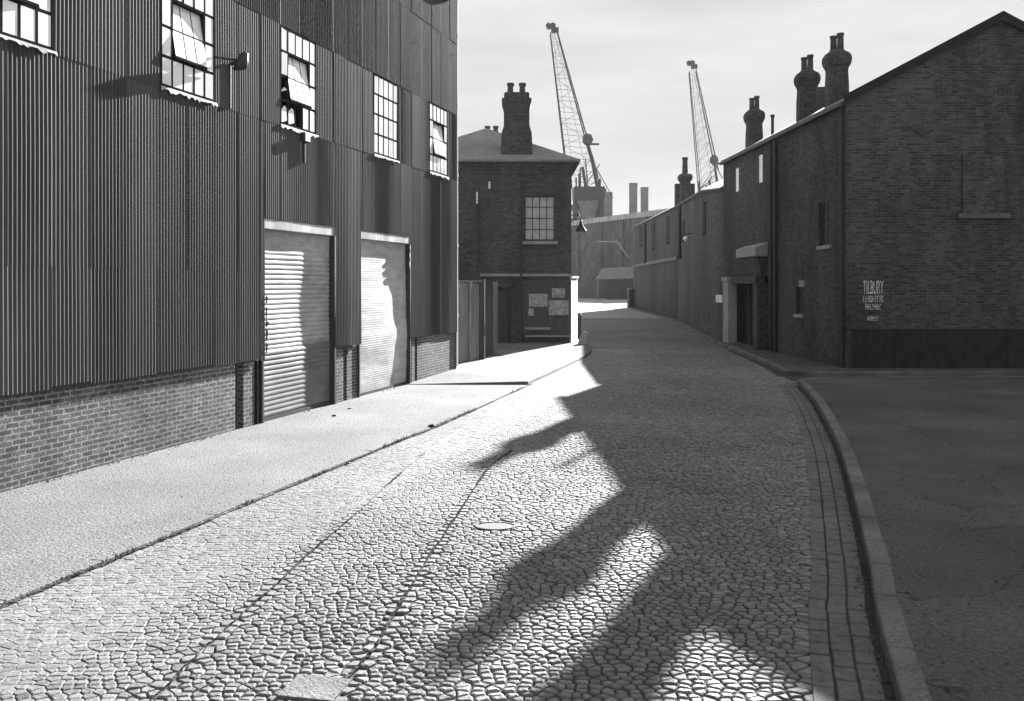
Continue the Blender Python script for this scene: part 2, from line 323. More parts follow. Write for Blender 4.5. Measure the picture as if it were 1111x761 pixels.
# --- setts: irregular cells of a jittered staggered lattice, each one a real stone
def voronoi_setts():
    line2 = [(-2.3, 2.0), (-2.06, 5.3), (-2.01, 6.1), (-1.89, 7.19), (-1.75, 8.5), (-1.61, 9.64), (-1.37, 11.8), (-1.0, 14.2), (-0.5, 16.8), (0.3, 20)]
    line3 = [(-1.35, 2.0), (-1.02, 5.33), (-.90, 6.08), (-.77, 7.62), (-.59, 9.3), (-.3, 11.94), (0.0, 13.2)]
    seams = [smooth_curve(l, 0.3) for l in (line2, line3)]
    smap = [{} for _ in seams]
    def seam_d(k, x, y):
        if y < seams[k][0][1] or y > seams[k][-1][1]: return 9
        return x - interp(seams[k], y)
    seeds = []
    y = 3.0
    row = 0
    while y < 33.6:
        big = 1.0 if y < 20 else 1.35
        w, dp = 0.083 * big, 0.062 * big
        xl = interp(LKc, y) + 0.095; xr = (interp(RKc, y) - 0.50) if y < 21.8 else interp(RK2c, max(y, 23.9)) - 0.3
        if y < 6: xl = max(xl, -0.62 * y - 0.4); xr = min(xr, 0.62 * y + 0.4)
        x = xl + (0.5 * w if row % 2 else 0) * random.uniform(.6, 1.3)
        while x < xr:
            jx, jy = random.gauss(0, .13) * w, random.gauss(0, .10) * dp
            yy = y + jy + 0.02 * math.sin(x * 1.7 + y * .6) + 0.28 * (x - xl) * 0.0
            ok = all(abs(seam_d(k, x + jx, yy)) > 0.075 for k in (0, 1))
            if ok: seeds.append((x + jx, yy, 0))
            x += w * (random.uniform(.72, 1.38))
        y += dp; row += 1
    for k, sm in enumerate(seams):
        yy = max(3.0, sm[0][1])
        while yy < sm[-1][1]:
            xs = interp(sm, yy)
            seeds.append((xs - 0.052, yy + random.uniform(-.01, .01), 1)); seeds.append((xs + 0.052, yy + random.uniform(-.01, .01), 1))
            yy += 0.12 * random.uniform(.9, 1.2)
    G = 0.16; grid = {}
    for i, (x, y, t) in enumerate(seeds): grid.setdefault((int(x // G), int(y // G)), []).append(i)
    V = []; F = []; T = []
    for i, (x, y, t) in enumerate(seeds):
        cx, cy = int(x // G), int(y // G)
        nb = []
        for a in (-1, 0, 1):
            for b in (-1, 0, 1):
                for j in grid.get((cx + a, cy + b), ()):
                    if j != i:
                        q = seeds[j]; nb.append(((q[0] - x) ** 2 + (q[1] - y) ** 2, q[0] - x, q[1] - y))
        nb.sort(); lim = 0.08 if y < 20 else 0.12
        poly = [(-lim, -lim), (lim, -lim), (lim, lim), (-lim, lim)]
        for d2, dx, dy in nb[:14]:
            if d2 < 1e-6: continue
            h = d2 / 2; out = []
            n = len(poly)
            for k in range(n):
                p, q = poly[k], poly[(k + 1) % n]
                a = p[0] * dx + p[1] * dy - h; b = q[0] * dx + q[1] * dy - h
                if a <= 0: out.append(p)
                if (a < 0 < b) or (b < 0 < a):
                    tt = a / (a - b); out.append((p[0] + (q[0] - p[0]) * tt, p[1] + (q[1] - p[1]) * tt))
            poly = out
            if len(poly) < 3: break
        if len(poly) < 3: continue
        # drop tiny edges
        pp = []
        for p in poly:
            if not pp or math.hypot(p[0] - pp[-1][0], p[1] - pp[-1][1]) > 0.012: pp.append(p)
        if len(pp) > 3 and math.hypot(pp[0][0] - pp[-1][0], pp[0][1] - pp[-1][1]) < 0.012: pp.pop()
        poly = pp
        if len(poly) < 3: continue
        mx = sum(p[0] for p in poly) / len(poly); my = sum(p[1] for p in poly) / len(poly)
        rad = sum(math.hypot(p[0] - mx, p[1] - my) for p in poly) / len(poly)
        # the left side of the street is worn flat and its joints are filled
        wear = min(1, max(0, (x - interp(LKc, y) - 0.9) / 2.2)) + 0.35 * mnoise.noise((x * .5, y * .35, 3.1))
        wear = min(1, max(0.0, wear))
        gap = (0.0019 + 0.0031 * wear) * random.uniform(.6, 1.7) + (0.006 if t else 0)
        top = 0.011 + 0.006 * wear + random.gauss(0, .0012 + .0014 * wear); rnd = 0.006 + 0.004 * wear
        gy = 0.9 * wear * gap / rad
        f0 = max(.4, 1 - gap / rad); f1 = max(.3, 1 - (gap + rnd * .45) / rad); f2 = max(.2, 1 - (gap + rnd * 1.5) / rad)
        ta, tb = random.gauss(0, .03) * (.3 + wear), random.gauss(0, .03) * (.3 + wear)
        o = len(V); k = len(poly)
        drop = 0.0018 + 0.0025 * wear
        for f, z, tl in ((f0, 0.002, 0), (f1, top - drop, 1), (f2, top, 1)):
            for p in poly:
                fy = max(.25, f - gy)
                a, b = mx + (p[0] - mx) * f, my + (p[1] - my) * fy
                V.append((x + a, y + b, z + tl * (ta * (a - mx) + tb * (b - my))))
        for r in (0, 1):
            for q in range(k): F.append((o + r * k + q, o + r * k + (q + 1) % k, o + (r + 1) * k + (q + 1) % k, o + (r + 1) * k + q))
        F.append(tuple(range(o + 2 * k, o + 3 * k)))
        tone = random.gauss(1.0, .14); tone = max(.6, min(1.35, tone)) * (1.1 - .08 * wear)  # random per stone; left side paler, its sunlight partly put into the tone
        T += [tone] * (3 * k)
    me = bpy.data.meshes.new('cobbled_road'); me.from_pydata(V, [], F); me.update()
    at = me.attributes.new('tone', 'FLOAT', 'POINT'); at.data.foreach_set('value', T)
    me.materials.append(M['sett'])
    o = bpy.data.objects.new('cobbled_road', me); COL.objects.link(o); tag(o, kind='structure')
voronoi_setts()
sm = MB(); rs = random.Random(5)
def seam(line, w, z):
    c = smooth_curve(line, 0.12); l = []; r = []
    for i, (x, y) in enumerate(c):
        a = max(.15, .6 + mnoise.noise((y * 1.1, w * 50, 0)) * .9) * w * .5; q = rs.uniform(-.011, .011) * min(1, 8 / y)
        l.append((x - a + q, y)); r.append((x + a + q, y))
    strip(sm, l, r, z)
seam([(-2.3, 2.5), (-2.06, 5.3), (-2.01, 6.1), (-1.89, 7.19), (-1.75, 8.5), (-1.61, 9.64), (-1.38, 11.8), (-1.22, 13.0)], .034, .0195)
seam([(-1.3, 2.5), (-1.02, 5.33), (-.90, 6.08), (-.77, 7.62), (-.59, 9.3), (-.3, 11.94), (0.0, 13.2)], .04, .0205)
seam([(x + .045, y) for x, y in LK if 1 < y < 23], .065, .0175)
struct('road_seam', sm, M['seam'])

# channel of long setts beside the right kerb, the gutter and the kerb itself
ch = MB()
for k in range(3): stones(ch, RKc, -0.46 + k * 0.14, -0.335 + k * 0.14, 0.0, 0.024 - .005 * k, 0.24, 0.012, jit=0.003)
struct('gutter_channel', ch, M['channel'])
kb = MB(); stones(kb, RKc, 0.0, 0.16, 0.0, 0.135, 0.95, 0.012, jit=0.002, taper=0.012)
ret = smooth_curve([(6.75, 21.8), (6.95, 22.25), (7.4, 22.5), (9, 22.65), (13, 22.8), (20, 23.0)])
stones(kb, ret, 0.0, 0.16, 0.0, 0.12, 0.95, 0.012, jit=0.002, taper=0.012)
k2 = smooth_curve([(20, 24.1), (12, 23.95), (8.2, 23.8), (7.35, 23.75), (7.15, 24.2)] + RK2[1:], 0.5)
stones(kb, k2, 0.0, 0.16, 0.0, 0.12, 0.95, 0.012, jit=0.002, taper=0.012)
struct('kerb', kb, M['kerb'])
pr = MB()
ko = offset(RKc, 0.15); full = ko + offset(ret, 0.15)[2:]
strip(pr, ko, [(max(x + 14, 14), y) for x, y in ko], 0.128)
pr.poly((*ko[-1], 0.128), (20.5, 21.5, 0.128), (20, 22.85, 0.115), (9, 22.5, 0.115), (7.4, 22.35, 0.115), (7.0, 22.1, 0.118))
struct('pavement', pr, M['pave_dark'])
p2 = MB(); k2o = offset(k2, 0.15)
p2.poly(*[(x, y, 0.112) for x, y in k2o if y < 30] + [(20, 30, 0.112)])
i0 = [i for i, p in enumerate(k2o) if p[1] >= 30][0] - 1
far_k = k2o[i0:]
strip(p2, far_k, [(x + 3.5, y) for x, y in far_k], 0.112)
struct('pavement', p2, M['pave_dark'])

# left pavement: flush worn strip, then a raised slab up to the brick house
lp = MB(); lk = [p for p in offset(LKc, -0.13) if p[1] < 21.95]
strip(lp, [(WX(y) - 0.3, y) for x, y in lk], lk, 0.022)
struct('pavement', lp, M['pave'])
kl = MB(); near = [p for p in LKc if p[1] < 22.0]
stones(kl, near, -0.14, -0.015, 0.0, 0.025, 0.9, 0.006, jit=0.003, taper=0.006)
farl = [p for p in LKc if p[1] >= 21.7]
stones(kl, farl, -0.14, 0.0, 0.0, 0.095, 0.9, 0.012, jit=0.003, taper=0.012)
struct('kerb', kl, M['pave'])
rp = MB(); fl = offset(farl, -0.13)
base = [(-2.55, 21.72)] + fl + [(3.0, 46), (-9, 46), (-5, 30)]
rp.prism([(x, y) for x, y in base], 0.0, [0.03] + [0.092] * (len(base) - 1))
struct('pavement', rp, M['pave'])
# pale rows of stones crossing the shaded road further on
gc = MB()
for a, b in (((3.95, 45.5), (7.6, 46.6)), ((5.2, 41.5), (7.2, 38.6)), ((6.6, 47.5), (8.6, 41.0))):
    stones(gc, smooth_curve([a, ((a[0] + b[0]) / 2, (a[1] + b[1]) / 2 + .15), b]), -0.11, 0.11, 0.0, 0.02, 0.5, 0.02)
struct('granite_course', gc, M['kerb'])

# ------------------------------------------------------------------ corrugated warehouse (left)
wa = math.atan2(0.9594, 0.2820)
WH = empty('warehouse', 'tall corrugated iron warehouse with roller shutters and a brick plinth along the left pavement', 'warehouse', (-5.03, 13.04, 0), wa)
S0, S1, ZT = -14.0, 12.47, 10.25
WIN = [(-3.25, -1.95), (0.05, 1.35), (3.3, 4.6), (7.15, 8.45), (10.42, 11.72)]
DOOR = [(2.82, 5.35), (6.55, 9.18)]
ZS, ZH = 5.22, 6.95
PITCH, AMP = 0.066, 0.0095
def clad():
    mb = MB(); mb.t = []
    rows = [(1.14, 2.62), (2.60, 5.20), (5.18, 6.98), (6.96, 8.90), (8.88, ZT)]
    def seg(a, b, z0, z1, rag0=False):
        n = max(2, int((b - a) / PITCH * 8)); vs = []; tn = []; zz = [z0, (z0 + z1) / 2, z1]
        for i in range(n + 1):
            s = a + (b - a) * i / n; k = math.floor(s / 0.66); h = mnoise.cell((k * 1.37 + .5, z0 * 3.1, 0.3)); tone = 0.87 + 0.26 * mnoise.cell((k * 2.1 + .5, 0.0 if z0 < 5 else z0 * 1.7, 9.3))
            d = AMP * math.cos(2 * math.pi * s / PITCH) + 0.02 + 0.003 * h
            for j, z in enumerate(zz):
                lap = (0.002 if 2 < z0 < 3 else 0.006) * (1 - j / 2)
                dent = 0.006 * mnoise.noise((s * .9, z * 1.1, 4.2))
                zq = z + (0.035 * (h - .5) if (j == 0 and z0 < 1.2) else 0)
                vs.append((s, -(d + lap + dent), zq)); tn.append(tone)
        fs = [(i * 3 + j, (i + 1) * 3 + j, (i + 1) * 3 + j + 1, i * 3 + j + 1) for i in range(n) for j in (0, 1)]
        mb.add(vs, fs); mb.t += tn
    for z0, z1 in rows:
        cuts = []
        if z0 > 5 and z1 < 7: cuts = WIN
        if z0 < 2.7: cuts = DOOR
        if z0 > 2.5 and z1 < 5.3:
            a = S0
            for d in DOOR: seg(a, d[0], z0, z1); seg(d[0], d[1], 3.52, z1); a = d[1]
            seg(a, S1, z0, z1); continue
        a = S0
        for c in cuts: seg(a, c[0], z0, z1); a = c[1]
        seg(a, S1, z0, z1)
    # torn flaps at the jambs
    rnd = random.Random(3)
    for (sx, sgn, za, zb) in ((2.82, 1, 1.2, 2.2), (9.18, -1, 2.75, 3.2)):
        z = za
        while z < zb:
            w = rnd.uniform(.02, .10); h = rnd.uniform(.12, .3)
            mb.add([(sx, -0.03, z), (sx + sgn * w * .6, -0.045, z + .03), (sx + sgn * w, -0.05, z + h * .7), (sx, -0.03, z + h)], [(0, 1, 2, 3)])
            z += h
    return mb
cm = clad(); cl = cm.build('cladding', M['iron_sheet'], WH)
cm.t += [1.0] * (len(cm.v) - len(cm.t)); cl.data.attributes.new('tone', 'FLOAT', 'POINT').data.foreach_set('value', cm.t)
so = cl.modifiers.new('thickness', 'SOLIDIFY'); so.thickness = 0.002; so.offset = -1
# brick plinth in bays between the doors
pb = MB()
for a, b in ((S0, 2.0), (2.24, 2.56), (5.42, 5.84), (5.99, 6.44), (9.42, 9.6), (9.76, S1)):
    pb.box(a, b, 0.03, 0.35, 0, 1.10)
pb.build('brick_plinth', M['plinth_brick'], WH)
sr = MB()
for a, b in ((S0, 2.79), (5.38, 6.52), (9.21, S1)): sr.box(a, b, 0.012, 0.3, 1.098, 1.27)
sr.build('sill_rail', M['dark_iron'], WH)
for a, b, d in ((2.0, 2.24, 0.10), (2.56, 2.80, 0.06), (5.36, 5.42, 0.0), (5.84, 5.99, 0.08), (6.44, 6.54, 0.02), (9.19, 9.42, 0.01), (9.6, 9.76, 0.08)):
    st = MB(); c = (a + b) / 2
    st.box(a + .002, b - .002, d + 0.05, 0.3, 0, 1.098); st.box(a + .004, c - .02, d, d + 0.048, 0, 1.096) if d < .05 else st.box(c - .02, c + .02, d - .03, d + 0.048, 0, 1.096)
    st.build('steel_post', M['dark_iron'], WH)
# inner skin so the building is dark inside
iw = MB(); iw.box(S0, S1, 0.5, 12, 0.0, 0.01)
iw.poly((S0, 12, 0), (S1, 12, 0), (S1, 12, ZT), (S0, 12, ZT))
iw.poly((S0, 0.0, 0), (S0, 12, 0), (S0, 12, ZT), (S0, 0.0, ZT)); 
iw.poly((S0, 0.6, 2.7), (S1, 0.6, 2.7), (S1, 0.6, 4.6), (S0, 0.6, 4.6))
iw.build('inner_wall', M['dark'], WH)
ew = MB(); ew.wall((S1, 0.0), (S1, 12), 0.0, ZT); ew.build('end_wall', M['iron_plain'], WH)
rf = MB(); rf.poly((S0, -0.18, ZT - .03), (S1 + .1, -0.18, ZT - .03), (S1 + .1, 6, ZT + 2.4), (S0, 6, ZT + 2.4)); rf.poly((S0, 6, ZT + 2.4), (S1 + .1, 6, ZT + 2.4), (S1 + .1, 12.2, ZT - .03), (S0, 12.2, ZT - .03))
rf.poly((S1, 0, ZT), (S1, 12, ZT), (S1, 6, ZT + 2.4))
rf.build('roof', M['iron_plain'], WH)
gt = MB(); gt.lathe([(0.09, S0), (0.09, S1 + .05)], n=10)
gt.v = [(z, -0.18 + y, ZT - .05 + x) for x, y, z in gt.v]; gt.build('gutter', M['dark_iron'], WH)
# lintels
for a, b in DOOR:
    l = MB(); l.box(a - 0.02, b + 0.05, -0.02, 0.2, 3.34, 3.52); l.build('lintel', M['lintel'], WH, bevel=.01)
# shutters
def shutter(a, b, mname, slat, bulge):
    mb = MB(); zt = 3.4; n = int(zt / slat * 6); cols = 24; vs = []
    for i in range(n + 1):
        z = 0.03 + (zt - .03) * i / n; ph = (z / slat) % 1
        w = (0.008 * math.sin(math.pi * min(1, ph * 1.05)) - (0.012 if ph < .13 else 0)) * (1 if mname == 'shutter_a' else .14)
        for j in range(cols + 1):
            t = j / cols; vs.append((a + (b - a) * t, 0.10 - w - bulge(t, z), z))
    fs = [(i * (cols + 1) + j, i * (cols + 1) + j + 1, (i + 1) * (cols + 1) + j + 1, (i + 1) * (cols + 1) + j) for i in range(n) for j in range(cols)]
    mb.add(vs, fs); o = mb.build('roller_shutter', M[mname], WH, smooth=False)
    bb = MB(); bb.box(a + .01, b - .01, 0.075 - bulge(.5, 0), 0.12, 0.018, 0.085); bb.build('bottom_bar', M['dark_iron'], o)
    return o
def bul_a(t, z): return 0.03 * (1 if z < 1.25 else 0.35) * (1 - .6 * t) + 0.012 * mnoise.noise((t * 3, z * 1.3, 1.0))
def bul_b(t, z):  # outward bow shaped to make the jamb's cast shadow curve
    k = math.exp(-((z - 1.15) / 1.15) ** 2)
    return 0.075 * k * (0.55 + .45 * math.sin(math.pi * min(1, t + .1))) + 0.014 * mnoise.noise((t * 1.2, z * 2.1, 7.0)) + 0.004 * mnoise.noise((t * 2, z * 6, 2.0))
tag(shutter(DOOR[0][0], DOOR[0][1], 'shutter_a', 0.088, bul_a), 'slatted shutter with a dirtier lower half')
tag(shutter(DOOR[1][0], DOOR[1][1], 'shutter_b', 0.05, bul_b), 'dented bulging shutter')
for a, b in DOOR:
    for x0, x1, d in ((b - .002, b + .06, -.03), (a - .05, a + .002, 0.0)):
        jb = MB(); jb.box(x0, x1, d, 0.2, 0.0, 3.338); jb.build('door_jamb', M['dark_iron'], WH)
# windows
def window(idx, a, b, open_):
    w, h = b - a, ZH - ZS; rnd = random.Random(idx + 20)
    cx = [a + w * k / 5 for k in range(6)]; cz = [ZS + h * q for q in (0, .25, .5, .75, 1)]
    fr_ = MB(); t = 0.021
    fr_.box(a, a + .035, -.034, .1, ZS, ZH); fr_.box(b - .035, b, -.032, .1, ZS, ZH)
    fr_.box(a + .035, b - .035, -.03, .1, ZS, ZS + .035); fr_.box(a + .035, b - .035, -.03, .1, ZH - .04, ZH)
    def bar_v(x, z0, z1): fr_.box(x - t, x + t, -.029, .02, z0, z1)
    def bar_h(z, x0, x1, q=t): fr_.box(x0, x1, -.027, .02, z - q, z + q)
    sash = (cx[1], cx[4], cz[1], cz[3])
    for k in range(1, 5):
        if open_ and k in (2, 3): bar_v(cx[k], ZS, cz[1]); bar_v(cx[k], cz[3], ZH)
        else: bar_v(cx[k], ZS, ZH)
    for k in range(1, 4):
        if open_ and k == 2: bar_h(cz[2], a, cx[1]); bar_h(cz[2], cx[4], b)
        else: bar_h(cz[k], a, b, .022 if open_ else t)
    fo = fr_.build('window', M['bar'], WH)
    gl = MB()
    for i in range(5):
        for j in range(4):
            if open_ and 1 <= i <= 3 and 1 <= j <= 2: continue
            x0, x1, z0, z1 = cx[i] + t + .002, cx[i + 1] - t - .002, cz[j] + t + .002, cz[j + 1] - t - .002
            if i == 0: x0 += .02
            if i == 4: x1 -= .02
            tl = rnd.uniform(-.004, .004)
            if idx == 2 and (i, j) in ((0, 1), (2, 0), (1, 0), (0, 0)):
                if (i, j) == (2, 0): continue
                zt = z0 + (z1 - z0) * (.55 if j == 1 else .82); zb = z0 + (.3 * (z1 - z0) if j == 1 else 0)
                gl.poly((x0, -.026, zb), (x1, -.026, zb + .06), (x1 - .03, -.026, zt - .03), ((x0 + x1) / 2, -.026, zt), (x0, -.026, zt - .08)); continue
            gl.poly((x0, -.0265 - tl, z0), (x1, -.0265 + tl, z0), (x1, -.0265 + tl, z1), (x0, -.0265 - tl, z1))
    gl.build('panes', M['glass_white'], fo)
    if open_:
        x0, x1, z0, z1 = sash; zc = (z0 + z1) / 2; ang = R({1: 9.5, 2: 9, 4: 8}.get(idx, 8))
        fs_ = MB(); sg = MB()
        def T(mb):
            zp = z0 + .42 * (z1 - z0)
            mb.v = [(x, -0.018 + (y * math.cos(ang) + (z - zp) * math.sin(ang)), zp - y * math.sin(ang) + (z - zp) * math.cos(ang)) for x, y, z in mb.v]
        q = .02
        fs_.box(x0 + .01, x0 + .01 + q, -.012, .012, z0, z1); fs_.box(x1 - .01 - q, x1 - .01, -.012, .012, z0, z1)
        fs_.box(x0 + .03, x1 - .03, -.011, .011, z0, z0 + 2 * q); fs_.box(x0 + .03, x1 - .03, -.011, .011, z1 - q, z1)
        for k in (2, 3): fs_.box(cx[k] - .01, cx[k] + .01, -.01, .01, z0 + .04, z1 - .02)
        fs_.box(x0 + .03, x1 - .03, -.009, .009, zc - .01, zc + .01)
        for i in (1, 2, 3):
            for j in (0, 1):
                u0, u1 = cx[i] + .012, cx[i + 1] - .012; v0, v1 = (z0 + .042, zc - .012) if j == 0 else (zc + .012, z1 - .022)
                sg.poly((u0, -.013, v0), (u1, -.013, v0), (u1, -.013, v1), (u0, -.013, v1))
        T(fs_); T(sg)
        so_ = tag(fs_.build('sash', M['bar'], fo), 'pivoting sash tilted open'); 
        sg.v = sg.v; sg2 = sg.build('sash_panes', M['glass_white'], fo)
    sl = MB(); n = 26; vs = []
    for i in range(n + 1):
        x = a - .02 + (w + .05) * i / n
        vs += [(x, .0, ZS + .004), (x, -.06, ZS - .012), (x, -.066, ZS - .04 - .055 * rnd.random() ** 1.6)]
    sl.add(vs, [(i * 3 + j, (i + 1) * 3 + j, (i + 1) * 3 + j + 1, i * 3 + j + 1) for i in range(n) for j in (0, 1)])
    sl.build('sill', M['lintel'], fo)
for i, (a, b) in enumerate(WIN): window(i, a, b, i != 3)
dp = MB(); dp.tube((S1 + .06, 0.02, 0.15), (S1 + .06, 0.02, ZT - .2), .045, n=10)
for z in (1.5, 3.4, 5.3, 7.2, 9.1): dp.lathe([(.06, z), (.06, z + .07)], S1 + .06, .02, n=10)
dp.build('drainpipe', M['white'], WH, smooth=False)
# wall fittings
fl_ = empty('floodlight', 'dark floodlight on a bracket beside the upper left warehouse window', 'lamp', (-5.03, 13.04, 0), wa)
q = MB(); q.tube((1.36, -.05, 5.92), (1.75, -.22, 5.95), .022); q.tube((1.74, -.04, 5.2), (1.74, -.04, 5.9), .022); q.tube((1.74, -.05, 5.9), (1.74, -.22, 5.94), .03); q.build('bracket', M['dark_iron'], fl_)
q = MB(); q.lathe([(.03, .15), (.075, .11), (.10, 0), (.115, -.10), (.09, -.11)], n=16); q.v = [(1.76 + x, -.25 + y - z * .3, 5.93 + z - y * .2) for x, y, z in q.v]; q.build('lamp_head', M['dark_iron'], fl_, smooth=True)
jbx = empty('junction_box', 'small dark junction box and conduit below the second warehouse window', 'box', (-5.03, 13.04, 0), wa)
q = MB(); q.box(3.98, 4.18, -.14, -.045, 5.0, 5.17); q.build('box_body', M['dark_iron'], jbx, bevel=.012)
q = MB(); q.tube((4.08, -.06, 4.62), (4.08, -.06, 5.0), .025); q.build('conduit', M['dark_iron'], jbx)

# ------------------------------------------------------------------ brick house at the bend
BH = empty('brick_house', 'sooty two storey brick house with hipped slate roof and tall chimney where the street bends', 'house', (-1.0, 36, 0))
def at(o, mb): mb.v = [(x - o.location.x, y - o.location.y, z - o.location.z) for x, y, z in mb.v]; return mb
YB, XL, XR, ZE = 36.0, -4.6, 2.32, 7.15
w_ = MB(); w_.wall((XL, YB), (XR, YB), 0, ZE, holes=[(0.52 - XL, 1.64 - XL, 4.08, 5.84), (-1.55 - XL + .45, -.05 - XL, 0.1, 2.25)], depth=.16)
w_.wall((XR, YB), (XR, 44), 0, ZE); w_.wall((XR, 44), (XL, 44), 0, ZE); w_.wall((XL, 44), (XL, YB), 0, ZE)
w_.poly((XL, YB, ZE), (XR, YB, ZE), (XR, 44, ZE), (XL, 44, ZE))
at(BH, w_).build('wall', M['soot_brick'], BH)
pz = MB(); pz.box(-.05, .34, YB - .09, YB - .002, .08, 2.6); at(BH, pz).build('pilaster', M['dock_brick'], BH)
bk = MB(); bk.box(-1.1, -.05, YB + .16, YB + .2, .1, 2.25); at(BH, bk).build('door', M['tar_wood'], BH)
cn = MB()
for o_, za, zb in ((.06, 6.72, 6.84), (.12, 6.84, 6.95), (.19, 6.95, 7.06), (.26, 7.06, 7.2)): cn.box(XL - o_, XR + o_, YB - o_, 44 + o_, za + .001, zb)
at(BH, cn).build('cornice', M['soot_brick'], BH)
ax, ay, az_ = -1.12, 40.0, 9.15; e = .33
rf = MB(); c4 = [(XL - e, YB - e, 7.21), (XR + e, YB - e, 7.21), (XR + e, 44 + e, 7.21), (XL - e, 44 + e, 7.21)]
for i in range(4): rf.poly(c4[i], c4[(i + 1) % 4], (ax, ay, az_))
for i in range(4):
    a, b = c4[i], c4[(i + 1) % 4]; rf.poly((a[0], a[1], 7.13), (b[0], b[1], 7.13), b, a)
rf.poly(*[(x, y, 7.13) for x, y, z in reversed(c4)])
at(BH, rf).build('roof', M['slate'], BH)
def rings(mb, prof, cx, cy, ratio=1.0, ch_=.0):
    """square stack from (half width, z) profile"""
    vs = []
    for h, z in prof:
        hy = h * ratio; c = ch_ * h
        vs += [(cx - h + c, cy - hy, z), (cx + h - c, cy - hy, z), (cx + h, cy - hy + c, z), (cx + h, cy + hy - c, z), (cx + h - c, cy + hy, z), (cx - h + c, cy + hy, z), (cx - h, cy + hy - c, z), (cx - h, cy - hy + c, z)]
    n = 8; k = len(prof)
    fs = [(j * n + i, j * n + (i + 1) % n, (j + 1) * n + (i + 1) % n, (j + 1) * n + i) for j in range(k - 1) for i in range(n)] + [tuple(range(n - 1, -1, -1)), tuple(range((k - 1) * n, k * n))]
    mb.add(vs, fs)
cx0, cy0 = (560.5 - 555.5) / 1000 * 36.9 , 36.9
ck = MB(); sc = .0369
rings(ck, [(16.8 * sc, 7.0), (16.8 * sc, 7.7), (16.2 * sc, 8.35), (14.9 * sc, 8.5), (13.8 * sc, 8.65), (13.7 * sc, 9.2), (14.4 * sc, 9.4), (15.9 * sc, 9.58), (15.9 * sc, 9.72), (13.6 * sc, 9.76), (13.6 * sc, 9.92), (12.4 * sc, 9.98)], cx0, cy0, 1.0, .06)
co = at(BH, ck).build('chimney', M['stack_brick'], BH)
for dx in (-6.5, 6.5):
    p = MB(); p.lathe([(.15, 9.9), (.135, 10.0), (.12, 10.28), (.155, 10.36), (.155, 10.42), (.12, 10.42)], cx0 + dx * sc, cy0, 12)
    at(BH, p).build('chimney_pot', M['pot'], co, smooth=False)
bs = MB(); bs.box(-1.3, -.3, 42.2, 42.8, 7.6, 9.05); bo = at(BH, bs).build('chimney', M['stack_brick'], BH)
for px in (529, 538):
    p = MB(); p.lathe([(.13, 9.0), (.115, 9.55), (.14, 9.6), (.14, 9.66)], (px - 555.5) / 1000 * 42.5, 42.5, 10); at(BH, p).build('chimney_pot', M['pot'], bo)
wn = MB(); wn.box(.52, 1.64, YB + .11, YB + .14, 4.08, 4.14); wn.box(.52, 1.64, YB + .11, YB + .14, 5.78, 5.84)
for k in range(5): x = .52 + 1.12 * k / 4; wn.box(x - .016, x + .016, YB + .105, YB + .135, 4.08, 5.84)
for k in range(1, 4): z = 4.08 + 1.76 * k / 4; wn.box(.52, 1.64, YB + .108, YB + .133, z - .016, z + .016)
wo = at(BH, wn).build('window', M['dark_iron'], BH)
gl = MB()
for i in range(4):
    for j in range(4):
        tl = random.uniform(-.006, .006); x0 = .52 + .28 * i; z0 = 4.08 + .44 * j
        gl.poly((x0, YB + .125 + tl, z0), (x0 + .28, YB + .125 - tl, z0), (x0 + .28, YB + .125 - tl, z0 + .44), (x0, YB + .125 + tl, z0 + .44))
at(BH, gl).build('panes', M['glass_grey'], wo)
sl = MB(); sl.box(.4, 1.78, YB - .1, YB + .1, 3.93, 4.06); at(BH, sl).build('sill', M['stone'], wo, bevel=.01)
sc_ = MB(); sc_.box(-1.25, XR + .05, YB - .09, YB - .002, 2.68, 2.79); sc_.box(XR + .002, XR + .05, YB - .09, 44, 2.68, 2.79); at(BH, sc_).build('string_course', M['stone'], BH, bevel=.008)
hb = MB(); hb.box(.42, 2.28, YB - .09, YB - .003, .28, 2.45); hb.box(.38, 2.30, YB - .12, YB - .09, 2.38, 2.5)
for k in range(1, 7): hb.box(.42 + .265 * k - .01, .42 + .265 * k + .01, YB - .1, YB - .091, .3, 2.37)
at(BH, hb).build('hoarding', M['tar_wood'], BH)
for (x0, x1, za, zb) in ((473 * 0, 0, 0, 0),): pass
for (pa, pb_, ya, yb) in ((574, 594, 319, 333), (595.5, 617, 326, 342), (599, 613, 313, 323), (573, 579, 335, 343)):
    f = .0359; ps = MB(); x0, x1 = (pa - 555.5) * f, (pb_ - 555.5) * f
    ps.box(x0, x1, YB - .112, YB - .1015, H - (yb - 308) * f, H - (ya - 308) * f); at(BH, ps).build('poster', M['poster'], BH)
ld = MB(); ld.box(.5, 1.5, YB - .24, YB - .1015, .62, .7); ld.box(.52, 2.26, YB - .2, YB - .1015, .33, .39); at(BH, ld).build('ledge', M['stone'], BH)
# whitewashed buttress wall that catches the sun
ph = R(12); n_ = Vector((math.cos(ph), -math.sin(ph))); d_ = Vector((math.sin(ph), math.cos(ph)))
A = Vector((2.30, 35.95)); B = A + d_ * 1.85
bt = MB(); pts = [A, B, B - n_ * .3, A - n_ * .08]
bt.prism([tuple(A), tuple(B), (XR - .05, B.y + .05), (XR - .05, 35.99)], 0.05, 2.62)
bt.prism([tuple(A + n_ * .05 - d_ * .03), tuple(B + n_ * .05), (XR - .05, B.y + .06), (XR - .06, 35.96)], 2.62, 2.7)
at(BH, bt).build('whitewashed_buttress', M['white'], BH)
for x, z0, z1, r in ((.365, .1, 6.7, .04), (-1.32, 2.8, 5.3, .03)):
    pp_ = MB(); pp_.tube((x, YB - .09, z0), (x, YB - .09, z1), r); at(BH, pp_).build('drainpipe', M['dark_iron'], BH)
